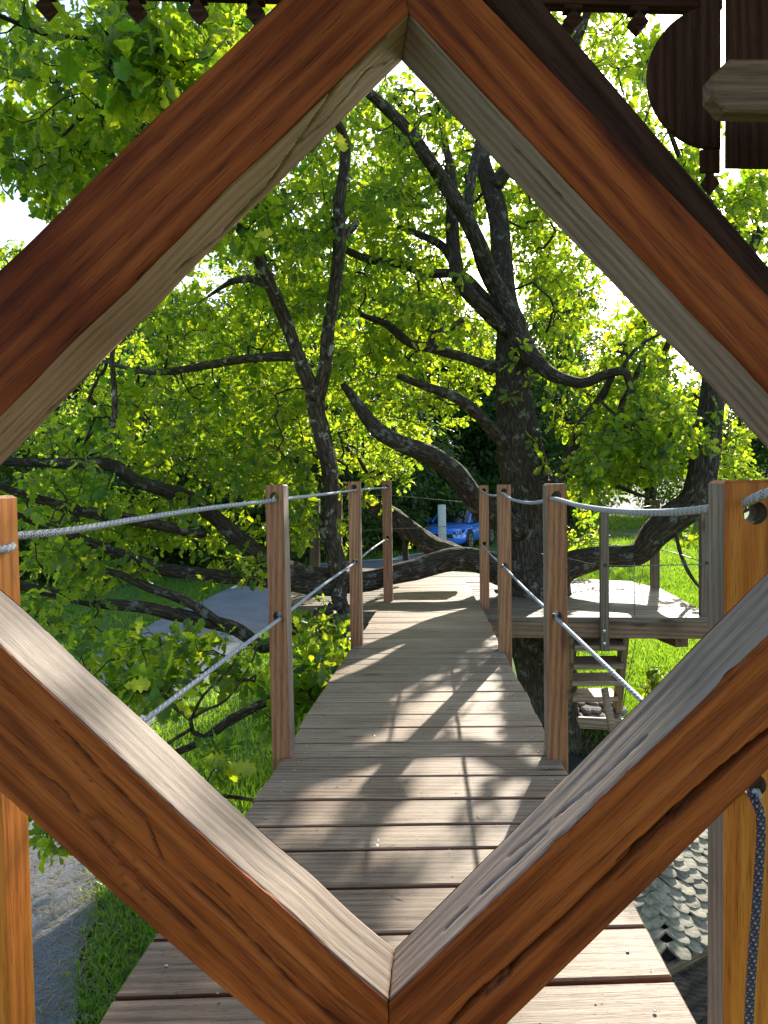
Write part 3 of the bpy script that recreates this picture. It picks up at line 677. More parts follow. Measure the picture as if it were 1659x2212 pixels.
rope('handrail_rope', [P(600, 1062, 3.3) * 0 + P(1040, 1061, 7.0), P(1052, 1068, 6.5), P(1072, 1071, 5.4), P(1086, 1066, 4.9), P(1104, 1078, 4.3), P(1140, 1086, 3.7), P(1172, 1083, 3.2), P(1195, 1077, 2.96), P(1250, 1092, 2.4), P(1330, 1104, 2.0), P(1430, 1107, 1.7), P(1530, 1099, 1.45), P(1600, 1089, 1.36), P(1640, 1072, 1.24), P(1720, 1040, 1.16)], .0080, ROPE, 'sagging pale grey upper rope of the right railing', group=GR)
rope('lower_rope', [P(834, 1164, 7.15), P(800, 1188, 6.1), P(766, 1216, 5.2), P(700, 1262, 4.1), P(604, 1337, 3.08), P(500, 1414, 2.45), P(310, 1558, 1.95), P(150, 1665, 1.65), P(40, 1735, 1.50), P(-30, 1735, 1.42)], .0072, ROPE, 'lower rope of the left railing slanting down to the near post', group=GR)
rope('lower_rope', [P(1041, 1177, 7.0), P(1062, 1200, 5.9), P(1089, 1225, 4.95), P(1130, 1268, 4.0), P(1203, 1337, 3.0), P(1300, 1430, 2.35), P(1400, 1526, 1.95), P(1520, 1632, 1.6), P(1625, 1712, 1.38), P(1634, 1712, 1.30)], .0072, ROPE, 'lower rope of the right railing slanting down to the near post', group=GR)
rope('rope_tail', [P(1622, 1708, 1.36), P(1628, 1722, 1.30), P(1640, 1748, 1.295), P(1644, 1800, 1.295), P(1634, 1960, 1.295), P(1622, 2120, 1.295), P(1614, 2300, 1.295)], .0076, ROPE_D, 'dark flecked rope end hanging down the honey coloured right post', group=None)

# ================================================================== TREE PLATFORM
plat = thing('tree_platform', 'grey plank platform built round the oak trunk at the end of the bridge', 'tree platform', (1.4, 8, -.2))
PZ = -.062
poly = [(-.42, 6.72), (2.78, 6.42), (2.95, 8.15), (2.84, 8.8), (1.9, 9.3), (.7, 10.2), (-.6, 10.7), (-1.1, 9.7), (-1.0, 7.6)]
u2 = np.array([3.2, -.30]); u2 /= np.linalg.norm(u2); v2 = np.array([-u2[1], u2[0]])
def clip(pg, nrm_, off):
    out = []
    for i in range(len(pg)):
        a, b = np.array(pg[i]), np.array(pg[(i + 1) % len(pg)]); da, db = a @ nrm_ - off, b @ nrm_ - off
        if da >= 0: out.append(a)
        if da * db < 0: out.append(a + (b - a) * da / (da - db))
    return out
TR_C, TR_R = np.array([1.56, 8.12]), .40
s0 = min(np.dot(p, v2) for p in poly); s1 = max(np.dot(p, v2) for p in poly); s = s0
while s < s1:
    wd = .142 + random.uniform(-.012, .02); g = .0065
    strip = clip(clip(poly, v2, s + g), -v2, -(s + wd - g)); s += wd
    if len(strip) < 3: continue
    pieces = [strip]
    mid = s - wd / 2; dd = abs(mid - TR_C @ v2)
    if dd < TR_R:
        h = math.sqrt(TR_R ** 2 - dd ** 2); cu = TR_C @ u2
        pieces = [clip(strip, -u2, -(cu - h)), clip(strip, u2, cu + h)]
    for pc in pieces:
        if len(pc) < 3: continue
        cl = []
        for q in pc:
            if not cl or np.linalg.norm(q - cl[-1]) > .01: cl.append(q)
        if len(cl) > 2 and np.linalg.norm(cl[0] - cl[-1]) < .01: cl.pop()
        if len(cl) < 3: continue
        z = PZ + random.uniform(-.0025, .0025)
        prism('plank', [(q[0], q[1], z) for q in cl], .04, W_PLAT, plat, xdir=(u2[0], u2[1], 0), mat2=W_PPOST)
fz = PZ - .042 - .072
def fpt(x, back=0.0):
    t = (x + .42) / 3.2; return (x, 6.72 - .30 * t + .035 + back, fz)
bar('fascia_beam', fpt(-.40), fpt(2.76), .06, .14, (0, 0, 1), W_FASC, plat, ch=.006)
for yb in (.9, 1.7): bar('joist', (-.8, 6.72 + yb, fz), (2.75, 6.42 + yb, fz), .06, .13, (0, 0, 1), W_STR, plat)
bar('support_beam', (-.62, 6.3, fz - .14), (-.62, 8.6, fz - .14), .22, .13, (0, 0, 1), W_STR, plat)
bar('support_beam', (2.62, 6.75, fz - .14), (2.30, 9.4, fz - .14), .12, .13, (0, 0, 1), W_STR, plat)
# platform posts with bolts
BOLT = None
def bolt_mesh():
    V, F = [], []; n = 12
    for r, z in ((.013, 0), (.013, .003), (.008, .004), (.008, .009), (.004, .010)):
        for k in range(n): V.append((r * math.cos(2 * math.pi * k / n), r * math.sin(2 * math.pi * k / n), z))
    for a in range(4):
        for k in range(n): F.append((a * n + k, a * n + (k + 1) % n, (a + 1) * n + (k + 1) % n, (a + 1) * n + k))
    F.append(tuple(4 * n + k for k in range(n))); return mesh_py('bolt', V, F, STEEL)
BOLT = bolt_mesh()
def ppost(pxt, d, ytop, zb, w, t, hole_py, lean=0.0):
    zt = hz(pxt, ytop, d)
    return post('post', pxt, d, zt, zb, w, t, [hz(pxt, y, d) for y in hole_py], .014, YAW * 1.2, W_PPOST, plat, lean=lean, N_=16)
p1 = ppost(1306, 6.42, 1108, fz - .16, .068, .07, [1222], 0.0)
for dz in (.0, -.105):
    b = link('bolt', BOLT, Matrix.Translation(Vector(P(1306, 1355, 6.42) * [1, 1, 0]) + Vector((-.002, .0, fz + .02 + dz))) @ Matrix.Rotation(math.radians(90), 4, 'X'), p1)
ppost(1416, 8.2, 1079, PZ - .2, .085, .07, [1092], .0)
ppost(1527, 6.5, 1096, PZ - .2, .085, .08, [1217], .0)
ppost(678, 8.0, 1078, PZ - .2, .10, .09, [1183], .02)
ppost(730, 9.9, 1068, PZ - .2, .09, .09, [1150], .02)
# platform cables
GC = 'thin steel cables strung round the platform'
def cable(pts, r, label): 
    q, _ = resample(pts, .25); o = tube('cable', q, r, 6, CABLE); return props(o, label, 'cable', GC)
cable([P(730, 1070, 9.9), P(848, 1071, 8.6), P(960, 1081, 8.0), P(1108, 1093, 7.9)], .0045, 'upper cable running left from the oak trunk above the blue car')
cable([P(678, 1183, 8.0), P(781, 1147, 7.9), P(921, 1140, 7.9), P(1100, 1129, 7.9)], .0045, 'middle cable crossing in front of the blue car')
cable([P(1120, 1188, 7.7), P(1224, 1206, 7.1), P(1306, 1222, 6.44), P(1420, 1221, 6.5), P(1527, 1219, 6.5)], .0045, 'lower cable between the trunk and the platform corner')
cable([P(1200, 1168, 8.1), P(1416, 1186, 8.2), P(1527, 1216, 6.52)], .0045, 'cable from the far platform post down to the corner post')
cable([P(1306, 1112, 6.44), P(1416, 1092, 8.2), P(1470, 1104, 7.3), P(1527, 1108, 6.5)], .0045, 'upper cable at the right end of the platform')
cable([P(1370, 1216, 6.46), P(1371, 1336, 6.46)], .0035, 'vertical cord hanging from the lower cable to the platform edge')
cable([P(1396, 1200, 8.0), P(1381, 1262, 8.6)], .0035, 'short slanting cord behind the vertical one')
cable([P(1374, 1381, 6.7), P(1362, 1440, 6.8), P(1345, 1530, 7.0)], .004, 'dark cord hanging under the platform by the steps')

# ================================================================== STEPS UNDER THE PLATFORM
st = thing('wooden_steps', 'steep open wooden steps under the platform beside the trunk', 'steps', P(1285, 1540, 7.6))
W_STEP = wood('step_wood', (.20, .115, .072), (.37, .245, .17), (.5, .36, .27), rough=.6, grain=.9, var=.2)  # colour lightened in place of sunlight the platform keeps off the treads
tr = [(1289, 1391, 6.75, 108), (1286, 1431, 7.0, 106), (1281, 1467, 7.25, 102), (1279, 1501, 7.5, 97)]
for (px, py, d, wpx) in tr:
    a = P(px - wpx / 2, py + 1, d); b = P(px + wpx / 2, py, d); b[2] = a[2]
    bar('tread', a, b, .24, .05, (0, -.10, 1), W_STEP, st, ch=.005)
for xo, x1 in ((1232, 1222), (1350, 1331)):
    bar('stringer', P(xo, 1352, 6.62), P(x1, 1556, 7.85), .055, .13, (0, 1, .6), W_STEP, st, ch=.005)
# split stones and edging board at the foot of the steps
STONE = groundmat('split_stone', [(.3, (.12, .11, .10)), (.55, (.24, .22, .20)), (.75, (.36, .34, .31))], 4, fine=25)
ps = thing('stone_edging', 'low dry course of flat grey stones at the foot of the steps', 'stone edging', P(1280, 1540, 7.8))
def rock(name, c, sx, sy, sz, mat, parent, seed, rz=0.0):
    bm = bmesh.new(); bmesh.ops.create_icosphere(bm, subdivisions=2, radius=1)
    for v in bm.verts:
        n = float(fbm(np.array(v.co) * 1.3 + seed * 7.7, seed % 13, 2)); v.co *= 1 + .22 * n
        v.co.z = max(-.75, min(.75, v.co.z)); v.co = Vector((v.co.x * sx, v.co.y * sy, v.co.z * sz))
    me = bpy.data.meshes.new(name); bm.to_mesh(me); bm.free(); me.materials.append(mat)
    return link(name, me, Matrix.Translation(Vector(c)) @ Matrix.Rotation(rz, 4, 'Z'), parent)
k = 0
for row, (py, d) in enumerate(((1548, 7.62), (1533, 7.72), (1518, 7.86))):
    for col in range(5):
        k += 1
        rock('stone', P(1226 + col * 25 + (row % 2) * 11 + random.uniform(-4, 4), py, d), .068 + random.uniform(-.01, .015), .12, .045, STONE, ps, k, random.uniform(-.2, .2))
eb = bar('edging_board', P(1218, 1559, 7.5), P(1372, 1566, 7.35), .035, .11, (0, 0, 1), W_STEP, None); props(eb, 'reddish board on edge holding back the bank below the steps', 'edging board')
sk = thing('leaning_stake', 'short leaning wooden stake in front of the lowest step', 'stake', P(1325, 1590, 7.1))
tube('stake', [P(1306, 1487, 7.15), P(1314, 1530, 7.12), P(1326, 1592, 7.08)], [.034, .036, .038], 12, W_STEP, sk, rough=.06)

# ================================================================== SLATE ROOF BELOW THE BRIDGE
roof = thing('slate_roofed_hut', 'small hut with a mossy stone slate roof down beside the bridge', 'hut', P(1480, 2000, 5.2))
def slatemat():
    m, t, N, L, out = newmat('stone_slate'); tc = N('TexCoord'); oi = N('ObjectInfo')
    n = N('TexNoise', Scale=30.0, Detail=5.0); L(tc.outputs['Object'], n.inputs['Vector'])
    r = ramp(N, [(.3, (.17, .145, .095)), (.55, (.30, .262, .175)), (.75, (.40, .342, .22))]); L(n.outputs['Fac'], r.inputs[0])
    hv = N('HueSaturation'); L(r.outputs[0], hv.inputs['Color']); L(mathn(N, L, 'ADD', mathn(N, L, 'MULTIPLY', oi.outputs['Random'], .5), .72), hv.inputs['Value'])
    n3 = N('TexNoise', Scale=11.0, Detail=4.0); L(tc.outputs['Object'], n3.inputs['Vector']); rl = ramp(N, [(.58, (0, 0, 0)), (.66, (1, 1, 1))]); L(n3.outputs['Fac'], rl.inputs[0])
    c = mixc(N, L, mathn(N, L, 'MULTIPLY', rl.outputs[0], .5), hv.outputs[0], (.42, .36, .20))
    p = N('BsdfPrincipled'); L(c, p.inputs['Base Color']); p.inputs['Roughness'].default_value = .75
    b = N('Bump', Strength=.6, Distance=.006); L(n.outputs['Fac'], b.inputs['Height']); L(b.outputs[0], p.inputs['Normal']); L(p.outputs[0], out.inputs[0]); return m
SLATE = slatemat()
def slate_mesh(seed):
    r = random.Random(seed); w, l, t = .056, .15, .017
    o = [(-w * .95, 0), (w * .95, 0), (w * (1 + r.uniform(-.1, .1)), -l * .55), (w * .82, -l * .82), (w * .45, -l * (.97 + r.uniform(-.05, .04))), (w * r.uniform(-.15, .15), -l * (1.02 + r.uniform(-.03, .04))), (-w * .5, -l * (.95 + r.uniform(-.05, .05))), (-w * .86, -l * r.uniform(.76, .9)), (-w * (1 + r.uniform(-.1, .1)), -l * .5)]
    n = len(o); V = [(x, y, t / 2 * (1 + r.uniform(-.4, .4))) for x, y in o] + [(x * .97, y * .97, -t / 2) for x, y in o]; F = []
    for i in range(n): F.append((i, (i + 1) % n, n + (i + 1) % n, n + i))
    F.append(tuple(range(n, 2 * n))); F.append(tuple(range(n - 1, -1, -1)))
    me = mesh_py('slate', V, F, SLATE); bm = bmesh.new(); bm.from_mesh(me); bmesh.ops.recalc_face_normals(bm, faces=bm.faces); bm.to_mesh(me); bm.free(); return me
SM = [slate_mesh(k) for k in range(6)]
C0 = Vector(P(1446, 2078, 4.9)); C1 = Vector(P(1556, 2028, 5.2)); e1 = (C1 - C0); e1.z = 0; e1.normalize(); e2 = Vector((-e1.y, e1.x, 0))
slope = math.radians(23)
up1 = e2 * math.cos(slope) + Vector((0, 0, math.sin(slope))); up2 = e1 * math.cos(slope) + Vector((0, 0, math.sin(slope)))
# main face rises along e2 from the eave C0 + s*e1; side face rises along e1 from the eave C0 + s*e2
def roof_plane(ex, upv, nrow, ncol, side):
    nr = ex.cross(upv).normalized()
    if nr.z < 0: nr = -nr
    V = []; me_pts = [C0, C0 + ex * 2.6, C0 + ex * 2.6 + upv * 1.35, C0 + upv * 1.35 + ex * 1.35 * math.cos(slope)]
    rf = link('roof_boarding', mesh_py('roof_boarding', [p - nr * .03 for p in me_pts], [(0, 1, 2, 3) if side == 0 else (3, 2, 1, 0)], BLACKW), None, roof)
    for r in range(nrow):
        for c in range(-1, ncol):
            sp = .118; h = r * .082
            s = (c + (.5 if r % 2 else 0)) * sp + random.uniform(-.012, .012); hip = h * math.cos(slope)
            if s < hip + .03: continue
            yax = upv; xax = yax.cross(nr).normalized(); 
            p = C0 + ex * s + upv * (h + .085) + nr * (.020 + random.uniform(0, .006))
            px_, py_, d_ = proj(np.array(p))[0]
            if not (1330 < px_ < 1640 and 1690 < py_ < 2140): continue
            Mx = Matrix.Identity(4); tilt = .16 + random.uniform(-.06, .06)
            yt = (yax * math.cos(tilt) + -nr * -math.sin(tilt) * -1).normalized(); zt_ = xax.cross(yt).normalized()
            if zt_.dot(nr) < 0: xax = -xax; zt_ = -zt_
            for i in range(3): Mx[i][0], Mx[i][1], Mx[i][2], Mx[i][3] = xax[i], yt[i], zt_[i], p[i]
            link('slate', random.choice(SM), Mx @ Matrix.Rotation(random.uniform(-.12, .12), 4, 'Z') @ Matrix.Diagonal((random.uniform(.9, 1.12), 1, 1, 1)), roof)
BLACKW = plain('dark_boarding', (.03, .025, .02), .9)
roof_plane(e1, up1, 16, 20, 0); roof_plane(e2, up2, 16, 20, 1)
bar('eave_board', C0 - Vector((0, 0, .05)) - e1 * .02, C0 + e1 * 1.6 - Vector((0, 0, .05)), .03, .07, (0, 0, 1), W_PPOST, roof)
bar('eave_board', C0 - Vector((0, 0, .05)) + e2 * .02, C0 + e2 * 1.6 - Vector((0, 0, .05)), .03, .07, (0, 0, 1), W_PPOST, roof)
W_LOG = wood('log_wood', (.035, .024, .017), (.085, .06, .042), (.14, .10, .075), rough=.8, grain=.8, var=.5)
for k in range(9):
    z = C0.z - .17 - .14 * k
    a = C0 + e1 * .10 + e2 * .14; a.z = z; b = a + e1 * 1.5; tube('log', [a - e1 * .10, b], .072, 12, W_LOG, roof)
    a2 = C0 + e1 * .14 + e2 * .1; a2.z = z - .07; b2 = a2 + e2 * 1.5; tube('log', [a2 - e2 * .10, b2], .072, 12, W_LOG, roof)

# ================================================================== WHITE POST, CAR
tp = T(956, 1212); wp = thing('bollard', 'bleached cracked wooden post standing in front of the blue car', 'bollard', (tp[0], tp[1], tp[2]))
dpost = proj(tp)[0][2]; zt = hz(954, 1090, dpost)
tube('post', [(tp[0], tp[1], tp[2] - .1), (tp[0], tp[1], (tp[2] + zt) / 2), (tp[0] - .01, tp[1], zt)], [.125, .125, .12], 20, W_PALE, wp, rough=.03)
# ------------------------------------------------------------------ blue hatchback
BLUE = plain('blue_car_paint', (.02, .22, .84), .28, spec=.6, coat=1.0)
GLASSK = plain('dark_car_glass', (.012, .014, .017), .08, spec=.8)
RIM = plain('machined_alloy', (.62, .62, .63), .3, metal=.9)
LAMP = plain('headlamp_glass', (.78, .82, .86), .3, spec=.5)
PLATEM = plain('plate_white', (.75, .76, .78), .5)
def build_car(origin, heading):
    """x forward, y left, z up; heading: direction the nose points"""
    h = Vector(heading).normalized(); base = Matrix.Identity(4); l = Vector((0, 0, 1)).cross(h)
    for i in range(3): base[i][0], base[i][1], base[i][2], base[i][3] = h[i], l[i], (0, 0, 1)[i], origin[i]
    root = bpy.data.objects.new('parked_car', None); COL.objects.link(root); root.matrix_world = base; reg(root, base)
    props(root, 'bright blue hatchback parked on the path, seen from its front corner', 'car')
    def part(name, V, F, mat, smooth=True, sub=0, parent=root, Mx=None):
        me = mesh_py(name, V, F, mat, smooth); bm = bmesh.new(); bm.from_mesh(me)
        if sub: bmesh.ops.subdivide_edges(bm, edges=bm.edges, cuts=sub, use_grid_fill=True, smooth=.0)
        bmesh.ops.recalc_face_normals(bm, faces=bm.faces); bm.to_mesh(me); bm.free()
        return link(name, me, base @ (Mx or Matrix.Identity(4)), parent)
    # lower body: stations along x with (half width, z bottom, z shoulder, z top)
    S = [(2.03, .52, .30, .52, .60), (1.99, .70, .22, .56, .69), (1.88, .80, .19, .60, .765), (1.65, .855, .19, .66, .83), (1.30, .872, .20, .74, .885), (.95, .875, .20, .80, .95), (.4, .875, .20, .83, .97),
         (-.4, .875, .20, .85, .985), (-1.1, .872, .20, .87, 1.0), (-1.6, .855, .22, .90, 1.02), (-1.88, .80, .27, .90, .98), (-2.0, .70, .35, .80, .88), (-2.03, .55, .42, .7, .78)]
    prof = lambda w, zb, zs, zt: [(0, zb), (.70 * w, zb), (.93 * w, zb + .05), (1.0 * w, zb + .16), (1.0 * w, (zb + zs) / 2 + .03), (.985 * w, zs - .08), (.955 * w, zs), (.86 * w, zs + (zt - zs) * .66), (.55 * w, zt - .012), (0, zt)]
    V, F = [], []; n = 18
    for (x, w, zb, zs, zt) in S:
        pr = prof(w, zb, zs, zt); ring = [(x, y, z) for y, z in pr] + [(x, -y, z) for y, z in pr[-2:0:-1]]; V += ring
    for i in range(len(S) - 1):
        for k in range(n): F.append((i * n + k, i * n + (k + 1) % n, (i + 1) * n + (k + 1) % n, (i + 1) * n + k))
    F.append(tuple(range(n))); F.append(tuple(range((len(S) - 1) * n, len(S) * n)))
    body = part('body', V, F, BLUE)
    md = body.modifiers.new('smooth', 'SUBSURF'); md.levels = 1; md.render_levels = 1
    # cabin
    lo = [(.98, .62), (.82, .76), (.2, .80), (-.8, .80), (-1.45, .77), (-1.78, .62)]; hi = [(.26, .50), (.16, .57), (-.2, .60), (-.8, .595), (-1.2, .56), (-1.36, .48)]
    V = []
    for k in range(4):
        t = k / 3; zz = .93 + t * .47 + .03 * math.sin(t * math.pi) * 0
        for (x, y), (x2, y2) in zip(lo, hi):
            b = .045 * math.sin(t * math.pi); V.append((x + (x2 - x) * t + (b if x > 0 else -b * .5), y + (y2 - y) * t + b * .5, zz))
        for (x, y), (x2, y2) in reversed(list(zip(lo, hi))):
            b = .045 * math.sin(t * math.pi); V.append((x + (x2 - x) * t + (b if x > 0 else -b * .5), -(y + (y2 - y) * t + b * .5), zz))
    F = []; m = 12
    for k in range(3):
        for i in range(m): F.append((k * m + i, k * m + (i + 1) % m, (k + 1) * m + (i + 1) % m, (k + 1) * m + i))
    part('window_band', V, F, GLASSK)
    top = [V[3 * m + i] for i in range(m)]; cx = sum(p[0] for p in top) / m
    rV = [(p[0] * 1.0 + (p[0] - cx) * .02, p[1] * 1.02, p[2] - .015) for p in top] + [(cx + (p[0] - cx) * .85, p[1] * .85, p[2] + .028) for p in top] + [(cx, 0, top[0][2] + .04)]
    rF = [(i, (i + 1) % m, m + (i + 1) % m, m + i) for i in range(m)] + [(m + i, m + (i + 1) % m, 2 * m) for i in range(m)]
    part('roof', rV, rF, BLACKP)
    for s in (1, -1):
        for nm, a, b, r in (('pillar', (.95, .70 * s, .93), (.20, .565 * s, 1.40), .042), ('pillar', (-.32, .80 * s, .95), (-.40, .61 * s, 1.39), .035), ('pillar', (-1.55, .73 * s, .98), (-1.22, .55 * s, 1.39), .075), ('roof_rail', (.20, .575 * s, 1.40), (-1.25, .565 * s, 1.40), .03)):
            mid = tuple((np.array(a) + np.array(b)) / 2 + np.array([.03, .022 * s, .012])); q, _ = resample([a, mid, b], .12)
            Vt, Ft, Tt, uvt = tube_np(q, r, 8); link(nm, mesh_np(nm, Vt, [Ft, Tt], BLUE, uv=uvt, smooth=True), base, root)
        # side mirror
        part('mirror', [(.72 + dx, s * (.93 + dy), 1.0 + dz) for dx in (-.05, .06) for dy in (-.08, .08) for dz in (-.05, .06)], [(0, 1, 3, 2), (4, 6, 7, 5), (0, 4, 5, 1), (2, 3, 7, 6), (1, 5, 7, 3), (0, 2, 6, 4)], BLUE if s < 0 else BLACKP, smooth=False)
        # headlight with three claw strips below it
        hl = [(1.985, .44 * s, .63), (1.93, .66 * s, .66), (1.72, .815 * s, .735), (1.74, .80 * s, .655), (1.93, .69 * s, .575), (1.985, .50 * s, .565)]
        part('headlight', [(x + .035, y * 1.03, z) for x, y, z in hl] + [(x - .05, y * .93, z) for x, y, z in hl], [tuple(range(6)), tuple(range(11, 5, -1))] + [(i, (i + 1) % 6, 6 + (i + 1) % 6, 6 + i) for i in range(6)], BLACKP, smooth=False)
        for q in range(3):
            yy = (.60 + .07 * q) * s; xx = 1.985 - .055 * q
            part('light_bar', [(xx + a_ * .02 + .03, (yy + b_ * .022 * s) * 1.0, .60 + .015 * q + c_ * .075) for a_ in (0, 1) for b_ in (0, 1) for c_ in (0, 1)], [(0, 1, 3, 2), (4, 6, 7, 5), (0, 4, 5, 1), (2, 3, 7, 6), (1, 5, 7, 3), (0, 2, 6, 4)], LAMP, smooth=False)
        part('running_light', [(1.995, .655 * s, .56), (1.965, .72 * s, .55), (1.985, .62 * s, .33), (2.0, .59 * s, .33), (1.94, .655 * s, .56), (1.92, .72 * s, .55), (1.93, .62 * s, .33), (1.94, .59 * s, .33)], [(0, 1, 2, 3), (4, 7, 6, 5), (0, 4, 5, 1), (1, 5, 6, 2), (2, 6, 7, 3), (3, 7, 4, 0)], LAMP, smooth=False)
    # grille, lower intake, plate
    part('grille', [(2.055, -.5, .44), (2.055, .5, .44), (2.05, .45, .585), (2.05, -.45, .585), (1.9, -.5, .44), (1.9, .5, .44), (1.9, .45, .585), (1.9, -.45, .585)], [(0, 1, 2, 3), (4, 7, 6, 5), (0, 4, 5, 1), (1, 5, 6, 2), (2, 6, 7, 3), (3, 7, 4, 0)], BLACKP, smooth=False)
    part('bumper_intake', [(2.03, -.55, .24), (2.03, .55, .24), (2.04, .5, .33), (2.04, -.5, .33), (1.85, -.55, .24), (1.85, .55, .24), (1.85, .5, .33), (1.85, -.5, .33)], [(0, 1, 2, 3), (4, 7, 6, 5), (0, 4, 5, 1), (1, 5, 6, 2), (2, 6, 7, 3), (3, 7, 4, 0)], BLACKP, smooth=False)
    part('number_plate', [(2.075, -.26, .38), (2.075, .26, .38), (2.075, .26, .48), (2.075, -.26, .48), (2.05, -.26, .38), (2.05, .26, .38), (2.05, .26, .48), (2.05, -.26, .48)], [(0, 1, 2, 3), (4, 7, 6, 5), (0, 4, 5, 1), (1, 5, 6, 2), (2, 6, 7, 3), (3, 7, 4, 0)], PLATEM, smooth=False)
    # wheels
    def ringm(rs, n=28):
        V, F = [], []
        for r, y in rs:
            for k in range(n): V.append((r * math.cos(2 * math.pi * k / n), y, r * math.sin(2 * math.pi * k / n)))
        for a in range(len(rs) - 1):
            for k in range(n): F.append((a * n + k, a * n + (k + 1) % n, (a + 1) * n + (k + 1) % n, (a + 1) * n + k))
        F.append(tuple(range(n))); F.append(tuple(range((len(rs) - 1) * n, len(rs) * n))); return V, F
    for wx in (1.27, -1.27):
        for s in (1, -1):
            Mw = Matrix.Translation((wx, s * .80, .325))
            part('wheel_arch', *ringm([(.385, -.12 * s), (.385, .076 * s), (.36, .080 * s)]), BLACKP, Mx=Matrix.Translation((wx, s * .80, .345)))
            w = part('wheel', *ringm([(.25, -.10 * s), (.31, -.09 * s), (.325, -.05 * s), (.325, .06 * s), (.31, .092 * s), (.235, .095 * s), (.225, .070 * s)]), BLACK, Mx=Mw)
            V, F = [], []
            for sp in range(5):
                for off in (-.16, .16):
                    an = sp * 2 * math.pi / 5 + .3; i0 = len(V)
                    for rr, hw, yy in ((.05, .020, .085), (.225, .016, .10)):
                        cx_, cz_ = rr * math.cos(an + off * rr / .225), rr * math.sin(an + off * rr / .225); tx, tz = -math.sin(an), math.cos(an)
                        V += [(cx_ - tx * hw, s * yy, cz_ - tz * hw), (cx_ + tx * hw, s * yy, cz_ + tz * hw), (cx_ + tx * hw, s * (yy - .03), cz_ + tz * hw), (cx_ - tx * hw, s * (yy - .03), cz_ - tz * hw)]
                    F += [(i0, i0 + 1, i0 + 5, i0 + 4), (i0 + 1, i0 + 2, i0 + 6, i0 + 5), (i0 + 3, i0, i0 + 4, i0 + 7), (i0 + 2, i0 + 3, i0 + 7, i0 + 6)]
            link('spokes', mesh_py('spokes', V, F, RIM), base @ Mw, w)
            n = 28; V, F = [], []
            for r, y in ((.236, .098), (.222, .10), (.218, .06)):
                for k in range(n): V.append((r * math.cos(2 * math.pi * k / n), s * y, r * math.sin(2 * math.pi * k / n)))
            for a in range(2):
                for k in range(n): F.append((a * n + k, a * n + (k + 1) % n, (a + 1) * n + (k + 1) % n, (a + 1) * n + k))
            link('rim', mesh_py('rim', V, F, RIM), base @ Mw, w)
    # door line and handle on the visible side
    for s in (1, -1):
        part('door_handle', [(-.55 + dx, s * (.868 + dy), .80 + dz) for dx in (0, .2) for dy in (0, .03) for dz in (0, .03)], [(0, 1, 3, 2), (4, 6, 7, 5), (0, 4, 5, 1), (2, 3, 7, 6), (1, 5, 7, 3), (0, 2, 6, 4)], BLUE, smooth=False)
    return root
BLACKP = plain('black_car_trim', (.012, .013, .015), .35, spec=.3)
fw = P(1017, 1190, 27.3); hd = Vector((-1.05, -2.30, 0)).normalized(); lft = Vector((0, 0, 1)).cross(hd)
org = Vector(fw) - hd * 1.27 - lft * .88; org.z = float(ground_z(org.x, org.y)) + .035
build_car(org, hd)
DENS = 2.3
# ================================================================== LEAVES
OAK_H = [(0, .0), (.08, .022), (.16, .085), (.225, .15), (.27, .10), (.33, .13), (.41, .235), (.46, .235), (.50, .15), (.56, .17), (.64, .275), (.70, .262), (.735, .175), (.79, .19), (.86, .225), (.905, .18), (.935, .10), (.985, .075), (1.0, 0)]
def leaf_geo(half, curl, fold, wave, wid=1.0):
    h = np.array(half, float); n = len(h); x = h[:, 0]
    z0 = curl * x ** 2 * -.35 + .02 * wave * np.sin(x * 9)
    mid = np.stack([x, 0 * x + .01 * np.sin(x * 5), z0], 1)
    Lf = np.stack([x, h[:, 1] * wid, z0 + h[:, 1] * fold + wave * .03 * np.sin(x * 17 + 1)], 1); Rt = np.stack([x, -h[:, 1] * wid, z0 + h[:, 1] * fold + wave * .03 * np.sin(x * 15 + 3)], 1)
    V = np.concatenate([mid, Lf[1:-1], Rt[1:-1]]); F = []
    L = lambda i: 0 if i == 0 else (n - 1 if i == n - 1 else n + i - 1)
    R = lambda i: 0 if i == 0 else (n - 1 if i == n - 1 else n + n - 2 + i - 1)
    for i in range(n - 1):
        a, b, c, d = i, i + 1, L(i + 1), L(i)
        if d == a: F.append((a, b, c))
        elif c == b: F.append((a, b, d))
        else: F += [(a, b, c), (a, c, d)]
        c, d = R(i + 1), R(i)
        if d == a: F.append((b, a, c))
        elif c == b: F.append((b, a, d))
        else: F += [(b, a, c), (c, a, d)]
    uv = V[:, :2].copy()
    return V, np.array(F), uv
OAK = [leaf_geo(OAK_H, .5, .30, 1.0), leaf_geo(OAK_H, 1.1, .15, 1.3, .92), leaf_geo(OAK_H, -.3, .38, .8, 1.12), leaf_geo(OAK_H, .9, .45, 1.6, 1.0)]
SMALL_H = [(0, 0), (.18, .13), (.32, .12), (.48, .26), (.60, .18), (.78, .24), (.93, .10), (1, 0)]
SMALL = [leaf_geo(SMALL_H, .5, .25, 1), leaf_geo(SMALL_H, 1.0, .1, 1.2)]
TINY_H = [(0, 0), (.35, .26), (.75, .22), (1, 0)]
TINY = [leaf_geo(TINY_H, .5, .2, 1), leaf_geo(TINY_H, .9, .3, 1)]
OVAL_H = [(0, 0), (.1, .12), (.3, .24), (.55, .27), (.8, .17), (.93, .07), (1, 0)]
OVAL = [leaf_geo(OVAL_H, .6, .2, .7), leaf_geo(OVAL_H, .9, .3, .9)]
